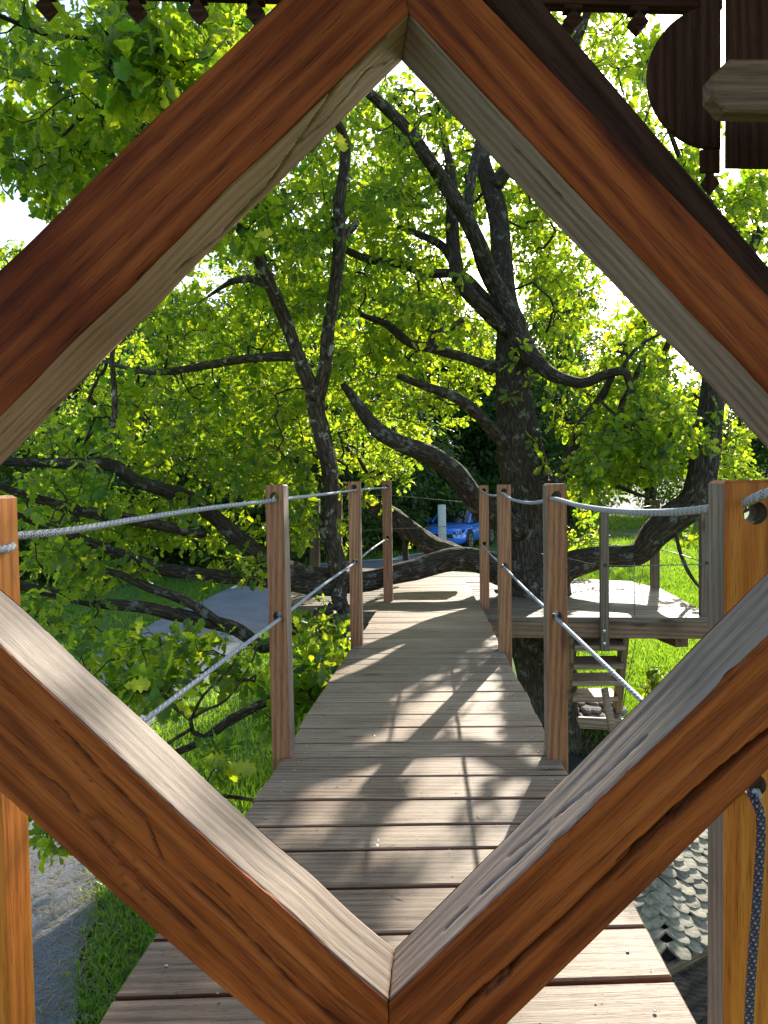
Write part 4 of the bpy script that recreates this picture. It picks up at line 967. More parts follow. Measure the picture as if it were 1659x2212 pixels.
def place_leaves(O, Xd, Nd, S, geos, rng):
    """many leaves as one array: origins, blade directions, upper normals, sizes"""
    Xd = Xd / (np.linalg.norm(Xd, axis=1, keepdims=True) + 1e-9); Nd = Nd - (Nd * Xd).sum(1, keepdims=True) * Xd
    Nd /= np.linalg.norm(Nd, axis=1, keepdims=True) + 1e-9; Yd = np.cross(Nd, Xd)
    which = rng.integers(0, len(geos), len(O)); tint = rng.random(len(O))
    Vs, Fs, Us, Ts, base = [], [], [], [], 0
    for g, (V, F, uv) in enumerate(geos):
        m = which == g; k = int(m.sum())
        if not k: continue
        W = (V[None, :, 0:1] * Xd[m][:, None] + V[None, :, 1:2] * Yd[m][:, None] + V[None, :, 2:3] * Nd[m][:, None]) * S[m][:, None, None] + O[m][:, None]
        Vs.append(W.reshape(-1, 3)); Fs.append((F[None] + (np.arange(k) * len(V))[:, None, None] + base).reshape(-1, 3)); base += k * len(V)
        Us.append(np.tile(uv, (k, 1))); Ts.append(np.repeat(tint[m], len(V)))
    return np.concatenate(Vs), np.concatenate(Fs), np.concatenate(Us), np.concatenate(Ts)

# ================================================================== THE OAK
oak = thing('oak_tree', 'large spreading oak whose trunk rises through the platform at the end of the bridge', 'tree', (1.7, 7.6, -2.0))
SKEL = []
def limb(name, pts, mat=BARK, sides=16, rough=.13, seed=0, step=.07, lab=None, taper_tip=None):
    """pts: (px, py, distance, width in px)"""
    W = np.array([P(x, y, d) for x, y, d, w in pts]); R = np.array([w * d / FPX / 2 for x, y, d, w in pts])
    q, r = resample(W, step, R)
    if len(q) > 6:
        L = np.arange(len(q)) * step
        j = np.stack([vnoise(np.stack([L * 1.3, 0 * L + k * 9.1, 0 * L + seed], -1), 5 + k) for k in range(3)], -1)
        fade = np.minimum(1, np.minimum(np.arange(len(q)), np.arange(len(q))[::-1]) / 4)[:, None]
        q = q + j * fade * np.minimum(r, .06)[:, None] * .7
    o = tube(name, q, r, sides, mat, oak, rough=rough, seed=seed); props(o, lab)
    SKEL.append(np.c_[q, r]); return o
limb('trunk', [(1212, 1700, 7.55, 118), (1205, 1600, 7.6, 112), (1190, 1500, 7.7, 118), (1172, 1390, 7.85, 126), (1155, 1270, 8.05, 142), (1144, 1235, 8.1, 132), (1140, 1180, 8.1, 112), (1136, 1080, 8.1, 106), (1130, 1000, 8.1, 98), (1119, 900, 8.1, 84), (1106, 830, 8.1, 72), (1098, 770, 8.1, 66), (1100, 700, 8.15, 60), (1092, 640, 8.2, 50), (1083, 560, 8.3, 44), (1076, 470, 8.4, 42), (1066, 400, 8.4, 40), (1052, 345, 8.4, 30), (1035, 250, 8.5, 22), (1015, 120, 8.6, 16)], sides=40, rough=.12, seed=3, step=.05)
B_ = 'branch'
limb(B_, [(1140, 790, 7.95, 34), (1122, 720, 7.95, 46), (1095, 655, 7.9, 42), (1065, 600, 7.8, 37), (1038, 525, 7.6, 34), (1008, 465, 7.45, 33), (985, 432, 7.3, 33), (955, 385, 7.2, 31), (920, 335, 7.0, 28), (880, 280, 6.9, 26), (830, 228, 6.8, 23), (780, 180, 6.6, 20), (700, 110, 6.2, 15)], seed=5)
limb(B_, [(1012, 470, 7.45, 20), (1012, 425, 7.5, 20), (1024, 370, 7.6, 20), (1036, 310, 7.7, 18), (1050, 230, 7.8, 13), (1060, 140, 7.9, 9)], seed=6)
limb(B_, [(1070, 400, 8.4, 34), (1092, 365, 8.3, 30), (1140, 300, 8.1, 24), (1190, 200, 7.9, 21), (1232, 108, 7.7, 20), (1260, 50, 7.6, 18), (1300, -60, 7.4, 13)], seed=7)
limb(B_, [(1094, 712, 8.0, 34), (1045, 668, 7.8, 32), (1000, 620, 7.7, 31), (984, 560, 7.7, 33), (979, 480, 7.8, 30), (975, 400, 7.9, 22), (960, 300, 8.0, 14)], seed=8)
limb(B_, [(985, 575, 7.7, 22), (950, 530, 7.8, 19), (905, 505, 7.9, 15), (860, 490, 8, 10)], seed=9, sides=10)
limb(B_, [(1125, 735, 7.9, 40), (1150, 765, 7.75, 38), (1185, 808, 7.6, 30), (1252, 828, 7.4, 22), (1305, 810, 7.3, 20), (1350, 803, 7.2, 18), (1363, 835, 7.2, 16), (1380, 875, 7.15, 14), (1400, 930, 7.1, 9)], seed=10)
limb(B_, [(1102, 975, 8.0, 30), (1065, 928, 7.8, 29), (1030, 888, 7.6, 27), (985, 855, 7.4, 24), (920, 832, 7.2, 19), (860, 812, 7.0, 12)], seed=11)
limb(B_, [(1120, 1150, 7.95, 54), (1075, 1118, 7.8, 58), (1030, 1080, 7.6, 54), (990, 1035, 7.4, 46), (955, 1005, 7.2, 42), (905, 972, 7.0, 40), (870, 955, 6.9, 38), (825, 925, 6.8, 34), (775, 875, 6.7, 24), (740, 830, 6.6, 14)], seed=12)
limb(B_, [(1005, 1212, 8.1, 50), (950, 1186, 8.3, 46), (905, 1153, 8.5, 44), (855, 1115, 8.7, 42), (810, 1085, 9.0, 32), (740, 1050, 9.4, 22)], seed=13)
limb(B_, [(885, 1140, 8.7, 14), (876, 1180, 8.6, 13), (880, 1225, 8.5, 16)], seed=14, sides=10)
limb('low_branch', [(1120, 1240, 8.0, 62), (1080, 1231, 7.9, 58), (1040, 1215, 7.7, 52), (980, 1207, 7.6, 50), (915, 1230, 7.5, 46), (850, 1249, 7.4, 42), (790, 1262, 7.3, 44), (740, 1264, 7.2, 48), (675, 1248, 7.1, 44), (575, 1210, 6.9, 40), (480, 1148, 6.7, 35), (400, 1082, 6.4, 31), (300, 1040, 6.1, 28), (238, 1004, 5.9, 27), (120, 1000, 5.6, 22), (0, 996, 5.3, 18), (-120, 960, 5.1, 12)], seed=15, lab='long low branch lying across the platform and out to the left')
limb(B_, [(735, 1268, 7.2, 40), (640, 1262, 7.0, 34), (575, 1256, 6.8, 30), (450, 1241, 6.4, 27), (370, 1230, 6.2, 26), (300, 1204, 6.0, 25), (240, 1185, 5.8, 22), (130, 1150, 5.5, 18), (0, 1100, 5.2, 13)], seed=16)
limb(B_, [(440, 1152, 6.6, 24), (330, 1133, 6.2, 24), (230, 1118, 6.0, 24), (150, 1100, 5.8, 22), (60, 1072, 5.6, 18), (0, 1050, 5.4, 14), (-90, 1000, 5.2, 9)], seed=17)
limb('upright_branch', [(752, 1345, 6.9, 24), (742, 1300, 7.0, 34), (735, 1268, 7.1, 38), (724, 1200, 7.0, 37), (707, 1140, 6.95, 36), (712, 1080, 6.9, 35), (706, 1000, 6.8, 36), (692, 900, 6.7, 38), (684, 850, 6.6, 40)], mat=BARK_L, sides=24, seed=18, lab='upright branch with pale bark spots that forks left of the bridge')
limb('upright_branch', [(684, 858, 6.6, 34), (655, 775, 6.5, 31), (622, 690, 6.4, 29), (588, 618, 6.2, 28), (560, 565, 6.1, 26), (530, 508, 6.0, 22), (480, 455, 5.5, 16), (430, 400, 5.0, 15), (320, 276, 4.4, 17), (262, 258, 4.1, 19), (212, 230, 3.9, 17)], mat=BARK_L, sides=20, seed=19)
limb('upright_branch', [(686, 858, 6.6, 30), (702, 790, 6.5, 28), (717, 700, 6.4, 27), (735, 600, 6.3, 27), (743, 520, 6.2, 28), (740, 440, 6.1, 25), (743, 350, 6.0, 22), (735, 288, 5.9, 18), (690, 230, 5.6, 14), (600, 190, 5.0, 14), (420, 130, 4.2, 14), (200, 84, 3.6, 13), (150, 80, 3.5, 12), (90, 70, 3.4, 11), (-60, 10, 3.2, 8)], mat=BARK_L, sides=20, seed=20)
limb(B_, [(745, 510, 6.2, 18), (762, 492, 6.15, 16), (772, 480, 6.1, 13)], mat=BARK_L, seed=21, sides=10)
limb(B_, [(655, 772, 6.5, 26), (610, 770, 6.6, 23), (540, 772, 6.8, 19), (440, 787, 7.0, 18), (370, 798, 7.2, 16), (300, 800, 7.4, 10), (220, 780, 7.6, 6)], mat=BARK_L, seed=22, sides=12)
limb(B_, [(590, 622, 6.2, 18), (550, 608, 6.3, 17), (500, 612, 6.5, 13), (450, 640, 6.6, 7)], mat=BARK_L, seed=23, sides=10)
limb(B_, [(1095, 690, 8.1, 18), (1000, 600, 8.3, 20), (920, 592, 8.2, 20), (860, 575, 8.1, 19), (790, 560, 8.0, 17), (710, 518, 7.9, 14), (640, 492, 7.8, 9)], seed=24, sides=12)
limb(B_, [(1098, 800, 8.1, 22), (1000, 770, 8.0, 22), (930, 752, 7.8, 20), (880, 742, 7.6, 19), (830, 700, 7.4, 17), (780, 680, 7.2, 11)], seed=25, sides=12)
limb(B_, [(930, 752, 7.8, 14), (935, 722, 7.8, 15), (970, 712, 7.8, 15), (1000, 690, 7.8, 13)], seed=26, sides=10)
limb(B_, [(735, 1300, 7.0, 26), (660, 1350, 6.6, 26), (575, 1400, 6.2, 29), (500, 1362, 5.9, 30), (400, 1332, 5.7, 30), (300, 1308, 5.5, 28), (200, 1297, 5.3, 24), (25, 1256, 5.0, 18), (-80, 1230, 4.8, 12)], seed=27)
limb(B_, [(500, 1362, 5.9, 22), (420, 1310, 5.7, 22), (330, 1280, 5.6, 20), (240, 1240, 5.5, 15), (130, 1225, 5.4, 9)], seed=28, sides=12)
limb(B_, [(760, 1400, 6.3, 14), (700, 1440, 5.7, 17), (640, 1482, 5.2, 20), (580, 1518, 4.7, 21), (500, 1560, 4.2, 20), (450, 1597, 4.0, 19), (390, 1626, 3.8, 14), (300, 1640, 3.6, 7)], seed=29, sides=14)
limb(B_, [(452, 1596, 4.0, 11), (415, 1580, 3.95, 11), (412, 1555, 3.9, 9), (380, 1530, 3.9, 8), (350, 1496, 3.9, 7), (352, 1430, 3.95, 6), (345, 1376, 4.0, 5)], seed=30, sides=8)
limb(B_, [(412, 1552, 3.9, 7), (450, 1530, 3.95, 7), (490, 1510, 4.0, 6), (540, 1440, 4.1, 5), (560, 1380, 4.2, 4)], seed=31, sides=8)
limb(B_, [(412, 1555, 3.9, 7), (440, 1500, 3.85, 6), (500, 1440, 3.9, 5), (520, 1400, 4.0, 4)], seed=32, sides=8)
limb(B_, [(412, 1575, 3.95, 8), (370, 1602, 3.7, 7), (340, 1628, 3.5, 5)], seed=33, sides=8)
limb('hanging_twig', [(240, 1002, 5.9, 13), (246, 930, 5.85, 12), (251, 850, 5.8, 12), (246, 770, 5.75, 11), (250, 690, 5.7, 8)], mat=BARK_L, seed=34, sides=10)
limb('right_limb', [(1190, 1250, 8.0, 70), (1235, 1218, 7.95, 58), (1290, 1200, 7.9, 46), (1340, 1197, 7.85, 46), (1380, 1188, 7.8, 50), (1415, 1152, 7.7, 58), (1455, 1120, 7.65, 62), (1500, 1085, 7.6, 66), (1522, 1030, 7.6, 60), (1534, 950, 7.7, 54), (1545, 880, 7.7, 48), (1560, 780, 7.7, 40), (1600, 650, 7.6, 30), (1640, 500, 7.5, 22)], sides=28, seed=35, lab='thick limb that sweeps out to the right and turns upward')
limb(B_, [(1500, 1105, 7.6, 20), (1525, 1112, 7.55, 18), (1550, 1122, 7.5, 13), (1620, 1100, 7.4, 8)], seed=36, sides=10)
limb(B_, [(1458, 1135, 7.6, 8), (1470, 1190, 7.55, 9), (1490, 1240, 7.5, 8), (1518, 1278, 7.4, 5)], seed=37, sides=8)
limb(B_, [(1130, 1010, 8.0, 26), (1190, 1050, 8.0, 34), (1225, 1000, 7.9, 34), (1245, 930, 7.8, 24), (1290, 860, 7.7, 18), (1330, 800, 7.6, 12)], seed=38, sides=12)
limb(B_, [(1540, 900, 7.7, 16), (1480, 920, 7.4, 13), (1420, 935, 7.2, 10), (1340, 900, 7.0, 7), (1290, 860, 6.9, 5)], seed=39, sides=8)
limb(B_, [(1398, 760, 7.6, 10), (1370, 820, 7.5, 12), (1345, 900, 7.5, 13), (1410, 1010, 7.5, 14), (1412, 1080, 7.5, 9)], seed=40, sides=8)
limb(B_, [(1240, 1000, 7.9, 14), (1300, 1035, 7.7, 12), (1360, 1060, 7.5, 9), (1400, 1075, 7.4, 6)], seed=41, sides=8)
limb(B_, [(1340, 800, 7.2, 8), (1380, 750, 7.2, 8), (1425, 722, 7.2, 6)], seed=42, sides=8)
limb('near_twig', [(640, 1750, 4.2, 6), (480, 1720, 3.6, 8), (250, 1730, 3.1, 10), (120, 1745, 2.9, 11), (40, 1758, 2.8, 9)], seed=43, sides=8)
limb(B_, [(1600, 650, 7.6, 18), (1560, 560, 7.0, 14), (1500, 420, 6.4, 12), (1450, 300, 6.0, 10), (1420, 180, 5.7, 8)], seed=44, sides=10)
SKEL = np.concatenate(SKEL)

# leafy places: centre x, y, half width, half height (px), distance range, sprays, leaf size
ZONES = [
 # above left, outside the diamond
 (120, 60, 260, 110, 3.0, 5.5, 34, .105), (400, 40, 190, 90, 3.0, 4.8, 30, .11), (330, 120, 130, 110, 2.9, 3.6, 16, .115), (110, 190, 170, 130, 3.6, 6.5, 44, .10), (330, 220, 170, 110, 3.8, 7, 44, .10),
 (60, 330, 130, 90, 4.0, 6.5, 30, .10), (230, 340, 130, 80, 4.4, 7, 34, .10), (130, 430, 60, 50, 4.4, 6.0, 12, .10), (500, 90, 90, 70, 4, 6, 16, .105), (20, 560, 50, 40, 8, 12, 10, .10),
 # upper part of the diamond
 (640, 400, 130, 150, 5.6, 8.5, 60, .10), (520, 480, 90, 80, 5.0, 7.5, 34, .10), (800, 330, 120, 140, 6.4, 9.5, 64, .10), (900, 250, 90, 100, 7, 10, 34, .10), (1000, 330, 110, 110, 7.0, 10, 44, .10),
 (880, 480, 130, 110, 6.4, 9.5, 66, .10), (1010, 420, 70, 60, 8.6, 11, 20, .10), (800, 600, 130, 90, 6.2, 9.5, 48, .10), (660, 580, 110, 110, 5.6, 8.5, 44, .10), (960, 640, 80, 70, 6.6, 9.0, 30, .10), (900, 720, 110, 80, 6.8, 9.6, 44, .10),
 # right crown, lit through from behind
 (1170, 520, 70, 110, 8.2, 12, 34, .10), (1220, 640, 90, 90, 8.0, 12, 44, .10), (1150, 430, 60, 70, 8.4, 12, 18, .10), (1250, 760, 110, 80, 7.0, 10.5, 54, .10), (1200, 860, 100, 70, 6.6, 8.2, 44, .10), (1360, 800, 100, 70, 6.8, 10.5, 44, .10),
 (1320, 900, 130, 70, 6.4, 9.0, 60, .10), (1450, 900, 90, 70, 6.4, 9.0, 40, .10), (1230, 960, 110, 60, 6.2, 7.8, 44, .105), (1400, 990, 110, 50, 6.4, 9.0, 44, .10), (1300, 1040, 90, 40, 7.2, 9.6, 30, .09), (1560, 950, 60, 80, 6.4, 8.6, 30, .10),
 (1260, 1140, 40, 50, 9.2, 11, 14, .09), (1490, 1130, 50, 50, 7.8, 9.2, 12, .09), (1400, 700, 80, 50, 8, 11, 20, .10), (790, 960, 140, 60, 11, 14, 60, .11), (640, 880, 140, 80, 10.5, 14, 50, .11), (1260, 560, 150, 170, 9.5, 14, 60, .11), (1440, 780, 130, 120, 9, 13, 40, .11), (1180, 330, 90, 140, 9, 13, 26, .11), (1600, 620, 70, 130, 8, 12, 24, .11), (1390, 880, 150, 110, 8.5, 12, 40, .105), (1150, 900, 90, 60, 6.2, 7.4, 9, .10), (1540, 1000, 40, 50, 6.2, 7.2, 5, .10), (1120, 740, 60, 60, 6.4, 7.4, 4, .10), (1240, 1010, 70, 40, 6.0, 7.0, 16, .11), (1600, 1010, 40, 50, 7, 9, 10, .10),
 # outside the diamond, upper right
 (1190, 110, 70, 110, 7, 11, 26, .10), (1300, 60, 90, 60, 7, 11, 20, .10), (1330, 200, 90, 90, 6.5, 10.5, 34, .10), (1420, 330, 90, 60, 5.6, 9, 26, .105), (1540, 440, 90, 60, 5.8, 9, 20, .105), (1620, 520, 50, 90, 6, 9.5, 20, .105), (1620, 420, 50, 60, 5.6, 8, 10, .11), (1480, 390, 60, 40, 5, 7, 9, .11), (1395, 120, 30, 60, 4.8, 6, 6, .115),
 # middle of the diamond, shaded side
 (780, 800, 100, 90, 7, 10, 40, .10), (930, 880, 100, 60, 7.6, 10.5, 34, .09), (800, 970, 110, 70, 8.0, 11, 36, .09), (1010, 780, 70, 80, 8.6, 11, 26, .09), (820, 1060, 90, 40, 7.6, 9.2, 20, .10),
 (560, 700, 110, 100, 6.4, 10, 46, .10), (430, 800, 120, 90, 6.6, 10.5, 50, .10), (560, 880, 120, 90, 6.6, 10.5, 56, .10), (300, 900, 130, 90, 5.8, 9.5, 54, .10), (430, 1000, 140, 80, 6.0, 9.5, 60, .10), (600, 1010, 90, 70, 6.2, 9, 40, .10),
 (160, 960, 120, 70, 5.0, 8.0, 34, .10), (130, 1080, 130, 70, 5.0, 8.0, 44, .10), (300, 1120, 120, 60, 5.6, 8.5, 40, .10), (200, 1200, 150, 60, 4.8, 7.5, 40, .10), (500, 1150, 110, 60, 6.2, 9, 24, .10), (640, 1120, 60, 60, 6.0, 7.6, 18, .10), (380, 660, 80, 50, 5.8, 8.5, 22, .10),
 # low sprays on the left
 (150, 1330, 110, 60, 4.2, 5.6, 24, .10), (250, 1420, 120, 80, 3.7, 4.8, 30, .10), (420, 1400, 110, 70, 3.9, 5.2, 26, .10), (330, 1500, 90, 50, 3.6, 4.4, 16, .105), (520, 1440, 60, 60, 4.0, 5.0, 12, .10), (500, 1240, 80, 40, 5.6, 6.8, 10, .10),
 (700, 1390, 60, 60, 4.6, 6.2, 24, .10), (690, 1470, 55, 60, 4.4, 5.6, 22, .10), (690, 1270, 40, 40, 6.0, 6.9, 9, .10), (740, 1180, 30, 60, 7.6, 8.6, 6, .09), (700, 1330, 50, 30, 5.4, 6.4, 9, .10), (470, 1640, 50, 40, 3.3, 3.9, 6, .10), (620, 1540, 30, 60, 4.2, 5, 8, .10),
 (130, 1800, 60, 60, 2.75, 3.2, 6, .10), (230, 1770, 50, 40, 2.9, 3.3, 4, .10), (90, 1740, 40, 20, 2.8, 3.0, 2, .10), (830, 1190, 25, 25, 8.4, 9.2, 2, .09), (880, 1195, 15, 25, 8.4, 9, 1, .09),
 (640, 420, 260, 200, 9, 13, 130, .11), (960, 420, 200, 200, 9.5, 13, 100, .11), (850, 700, 250, 150, 9.5, 13, 100, .11), (400, 850, 300, 150, 9, 13, 130, .11), (600, 640, 300, 160, 9.5, 13.5, 110, .11), (1200, 420, 140, 200, 9.5, 13, 40, .11),
]
TIPS, SZ = [], []
for (cx, cy_, rx, ry, d0, d1, n, s) in ZONES:
    n = int(n * DENS * (.5 if cy_ > 1290 and cx < 560 else 1)); a = RNG.random(n) * 2 * np.pi; r = np.sqrt(RNG.random(n)); d = d0 + (d1 - d0) * RNG.random(n)
    for k in range(n):
        TIPS.append(P(cx + rx * r[k] * math.cos(a[k]), cy_ + ry * r[k] * math.sin(a[k]), d[k])); SZ.append(s * 1.16 * (.72 + .5 * RNG.random()))
# crown above and behind the picture: shades the bridge in patches
for k in range(int(90 * DENS)):
    v = RNG.normal(size=3); v /= np.linalg.norm(v); rr = .7 + .5 * RNG.random()
    p = np.array([1.0, 8.8, 5.9]) + v * np.array([5.2, 3.6, 1.7]) * rr
    if p[2] < 4.2: continue
    TIPS.append(p); SZ.append(.1)
TIPS = np.array(TIPS); SZ = np.array(SZ)
# keep clear of the bridge, the platform, the trunk and the window
keep = (TIPS[:, 1] > 1.9)
onb = (np.abs(TIPS[:, 0] - (-.08 + .077 * TIPS[:, 1])) < .62) & (TIPS[:, 2] < 1.9) & (TIPS[:, 2] > -.35) & (TIPS[:, 1] < 8.8)
onp = (TIPS[:, 0] > -.9) & (TIPS[:, 0] < 2.95) & (TIPS[:, 1] > 6.4) & (TIPS[:, 1] < 9.6) & (TIPS[:, 2] < .35) & (TIPS[:, 2] > -.5)
keep &= ~onb & ~onp & (TIPS[:, 2] > ground_z(TIPS[:, 0], TIPS[:, 1]) + .15)
TIPS, SZ = TIPS[keep], SZ[keep]
def in_poly(p, pg):
    c = np.zeros(len(p), bool); n = len(pg)
    for i in range(n):
        (x1, y1), (x2, y2) = pg[i], pg[i - 1]; m = ((y1 > p[:, 1]) != (y2 > p[:, 1])) & (p[:, 0] < (x2 - x1) * (p[:, 1] - y1) / (y2 - y1 + 1e-9) + x1); c ^= m
    return c
def ell(cx, cy, rx, ry): return [(cx + rx * math.cos(t), cy + ry * math.sin(t)) for t in np.linspace(0, 2 * math.pi, 14)[:-1]]
# crown cut open to let sun onto set patches of bridge, platform, slates, frame
SUNP = [ell(855, 1362, 42, 26), ell(952, 1318, 58, 22), ell(905, 1276, 62, 14), [(650, 1556), (750, 1420), (828, 1426), (748, 1508)], [(880, 1532), (951, 1490), (990, 1508), (924, 1600), (836, 1700), (752, 1700), (790, 1606)],
        [(1012, 1510), (1066, 1432), (1076, 1554), (1070, 1622), (1022, 1694), (1014, 1735), (864, 1735), (922, 1630), (970, 1566)], [(825, 1780), (876, 1722), (950, 1722), (908, 1838), (792, 1838)],
        [(1130, 1616), (1180, 1570), (1166, 1654), (1142, 1730), (1118, 1780), (1044, 1860), (1056, 1794), (1106, 1712)], [(655, 1694), (714, 1698), (718, 1756), (692, 1824), (640, 1840)], [(1150, 2150), (1400, 1940), (1490, 2150), (1530, 2230), (1180, 2230)],
        ell(1330, 1305, 62, 36), ell(1440, 1318, 66, 26), ell(1262, 1322, 28, 22), ell(1300, 1272, 60, 10)]
sd_ = np.array(SUN_DIR)
hit = TIPS - sd_ * (TIPS[:, 2] / sd_[2])[:, None]; ph = proj(hit); drop = np.zeros(len(TIPS), bool)
for pg in SUNP: drop |= in_poly(ph[:, :2], pg) & (ph[:, 2] > .5) & (TIPS[:, 2] > 0)
hr = TIPS - sd_ * ((TIPS[:, 2] + 1.62) / sd_[2])[:, None]; pr_ = proj(hr); drop |= in_poly(pr_[:, :2], [(1350, 1900), (1400, 1720), (1600, 1700), (1600, 2080), (1440, 2090)]) & (pr_[:, 2] > 2)
hb = TIPS - sd_ * ((TIPS[:, 1] - 1.07) / sd_[1])[:, None]; pb = proj(hb)
drop |= in_poly(pb[:, :2], [(-200, 1120), (0, 1260), (860, 2040), (845, 2180), (-20, 1420)]) & (RNG.random(len(TIPS)) < .3)
# limbs that stay clear of leaves towards the window
SP = proj(SKEL[:, :3]); big_ = SKEL[:, 3] > .035; SPb, SRb = SP[big_], SKEL[big_, 3]; tp_ = proj(TIPS)
for k in range(len(TIPS)):
    dd = np.hypot(SPb[:, 0] - tp_[k, 0], SPb[:, 1] - tp_[k, 1]) - SRb * FPX / SPb[:, 2]
    if np.any((dd < 30) & (tp_[k, 2] < SPb[:, 2] + .1)) and RNG.random() < .82: drop[k] = True
TIPS, SZ = TIPS[~drop], SZ[~drop]

# twigs grow from the nearest limb or twig
nodes = list(SKEL[::3, :3]); par = [-1] * len(nodes); ns = len(nodes); NA = np.array(nodes)
d0 = np.array([np.min(np.sum((NA - t) ** 2, 1)) for t in TIPS]); order = np.argsort(d0)
buf = np.zeros((ns + 9 * len(TIPS) + 10, 3)); buf[:ns] = NA; cnt = ns
parent_ = np.full(len(buf), -1); tipnode = np.zeros(len(TIPS), int)
for t in order:
    p = TIPS[t]; dd = np.sum((buf[:cnt] - p) ** 2, 1); i = int(np.argmin(dd)); a = buf[i].copy(); L = math.sqrt(dd[i])
    m = max(2, min(8, int(L / .14) + 1)); sag = RNG.normal(size=3) * .10 * L; sag[2] -= .10 * L * (1 if RNG.random() < .5 else -.6); last = i
    for k in range(1, m + 1):
        s = k / m; buf[cnt] = a + (p - a) * s + sag * math.sin(s * math.pi) + (RNG.normal(size=3) * .012 if k < m else 0); parent_[cnt] = last; last = cnt; cnt += 1
    tipnode[t] = last
load = np.zeros(cnt)
for t in range(len(TIPS)): load[tipnode[t]] += 1
for i in range(cnt - 1, ns - 1, -1):
    if parent_[i] >= 0: load[parent_[i]] += load[i]
rad = .0021 * np.maximum(load, 1) ** .42
sel = np.arange(ns, cnt); pa = parent_[sel]; A0, A1 = buf[pa], buf[sel]; r1 = rad[sel]; r0 = np.where(pa < ns, r1 * 1.25, np.minimum(rad[pa], r1 * 1.5))
ax = A1 - A0; ax /= np.linalg.norm(ax, axis=1, keepdims=True) + 1e-9
u_ = np.cross(ax, [.3, .5, .81]); u_ /= np.linalg.norm(u_, axis=1, keepdims=True) + 1e-9; w_ = np.cross(ax, u_)
rng4 = np.arange(4) * np.pi / 2; ring = np.cos(rng4)[None, :, None] * u_[:, None] + np.sin(rng4)[None, :, None] * w_[:, None]
V = np.concatenate([A0[:, None] + ring * r0[:, None, None], A1[:, None] + ring * r1[:, None, None]], 1).reshape(-1, 3)
b = (np.arange(len(sel)) * 8)[:, None, None]; q = np.array([[k, (k + 1) % 4, 4 + (k + 1) % 4, 4 + k] for k in range(4)])[None]
o = link('twigs', mesh_np('twigs', V, [(q + b).reshape(-1, 4)], TWIG, smooth=True), None, oak); props(o, kind='stuff')

# rosettes of leaves at each tip and a few along the last twig
O, XD, ND, S = [], [], [], []
for t in range(len(TIPS)):
    e = tipnode[t]; p1 = buf[e]; p0 = buf[parent_[e]]; ax = nrm(p1 - p0); n = int(RNG.integers(6, 11)); ph = RNG.random() * 6.28
    sd = nrm(np.cross(ax, [.2, .3, 1])); up_ = np.cross(sd, ax); droop = RNG.uniform(-.75, .15)
    for k in range(n):
        a = ph + k * 2.4; back = .10 * (k / n) ** 1.4 * (1.3 if k > 5 else .7); fwd = .75 - 1.0 * k / n
        xd = ax * fwd + (math.cos(a) * sd + math.sin(a) * up_) * 1.0 + np.array([0, 0, droop]) + RNG.normal(size=3) * .18
        nd = np.array([0, 0, .9]) + RNG.normal(size=3) * .62 + ax * .25
        O.append(p1 - ax * back + nrm(xd) * .012); XD.append(xd); ND.append(nd); S.append(SZ[t] * (.62 + .55 * RNG.random()) * (1.05 - .25 * k / n))
# single leaves seen clear in the photograph: (x, y, distance, size, direction in the picture, yellow)
SOLO = [(548, 512, 3.6, .092, (1, -.25), 1), (732, 286, 3.9, .10, (.25, 1), 1), (490, 1652, 3.0, .115, (1, .25), 1), (265, 1482, 3.2, .115, (1, -.05), 0), (432, 1640, 3.1, .10, (1, .1), 0), (395, 560, 3.4, .09, (.5, 1), 1), (215, 1830, 2.75, .10, (.2, 1), 0)]
O, XD, ND, S = map(np.array, (O, XD, ND, S))
mid_ = O + XD / np.linalg.norm(XD, axis=1, keepdims=True) * S[:, None] * .5
ph = proj(mid_ - sd_ * (mid_[:, 2] / sd_[2])[:, None]); gap = np.zeros(len(O), bool)
for pg in SUNP:
    cg = np.mean(pg, 0); pg = [tuple(cg + (np.array(q) - cg) * 1.14) for q in pg]
    gap |= in_poly(ph[:, :2], pg) & (ph[:, 2] > .5) & (mid_[:, 2] > .2)
gap &= RNG.random(len(O)) < .96
O, XD, ND, S = O[~gap], XD[~gap], ND[~gap], S[~gap]
pj = proj(O); size_px = S * FPX / pj[:, 2]
inside = (pj[:, 0] > 5) & (pj[:, 0] < 1650) & (pj[:, 1] > 5) & (pj[:, 1] < 2200)
vis = inside & (in_poly(pj[:, :2], [(866, 135), (-140, 1147), (851, 2045), (1788, 1112)]) | ~in_poly(pj[:, :2], fr_out))
rank = np.argsort(-np.where(vis, size_px, 0)); big = rank[:292 - len(SOLO)]; ismall = np.ones(len(O), bool); ismall[big] = False
V, F, U, Tt = place_leaves(O[ismall], XD[ismall], ND[ismall], S[ismall], OAK, RNG)
o = link('crown', mesh_np('crown', V, [F], LEAF, uv=U, attrs={'tint': Tt}, smooth=True), None, oak); props(o, kind='stuff')
LM = [mesh_np('leaf', g[0], [g[1]], LEAF, uv=g[2], attrs={'tint': np.zeros(len(g[0]))}, smooth=True) for g in OAK]
LMY = mesh_np('leaf', OAK[2][0], [OAK[2][1]], LEAF_Y, uv=OAK[2][2], attrs={'tint': np.zeros(len(OAK[2][0]))}, smooth=True)
def leaf_obj(o, x, n, s, me, name='leaf', par_=None):
    x = nrm(x); n = nrm(n - (n @ x) * x); y = np.cross(n, x); Mx = Matrix.Identity(4)
    for i in range(3): Mx[i][0], Mx[i][1], Mx[i][2], Mx[i][3] = x[i] * s, y[i] * s, n[i] * s, o[i]
    return link(name, me, Mx, par_ or oak)
for k in big: leaf_obj(O[k], XD[k], ND[k], S[k], LM[int(RNG.integers(0, 4))])
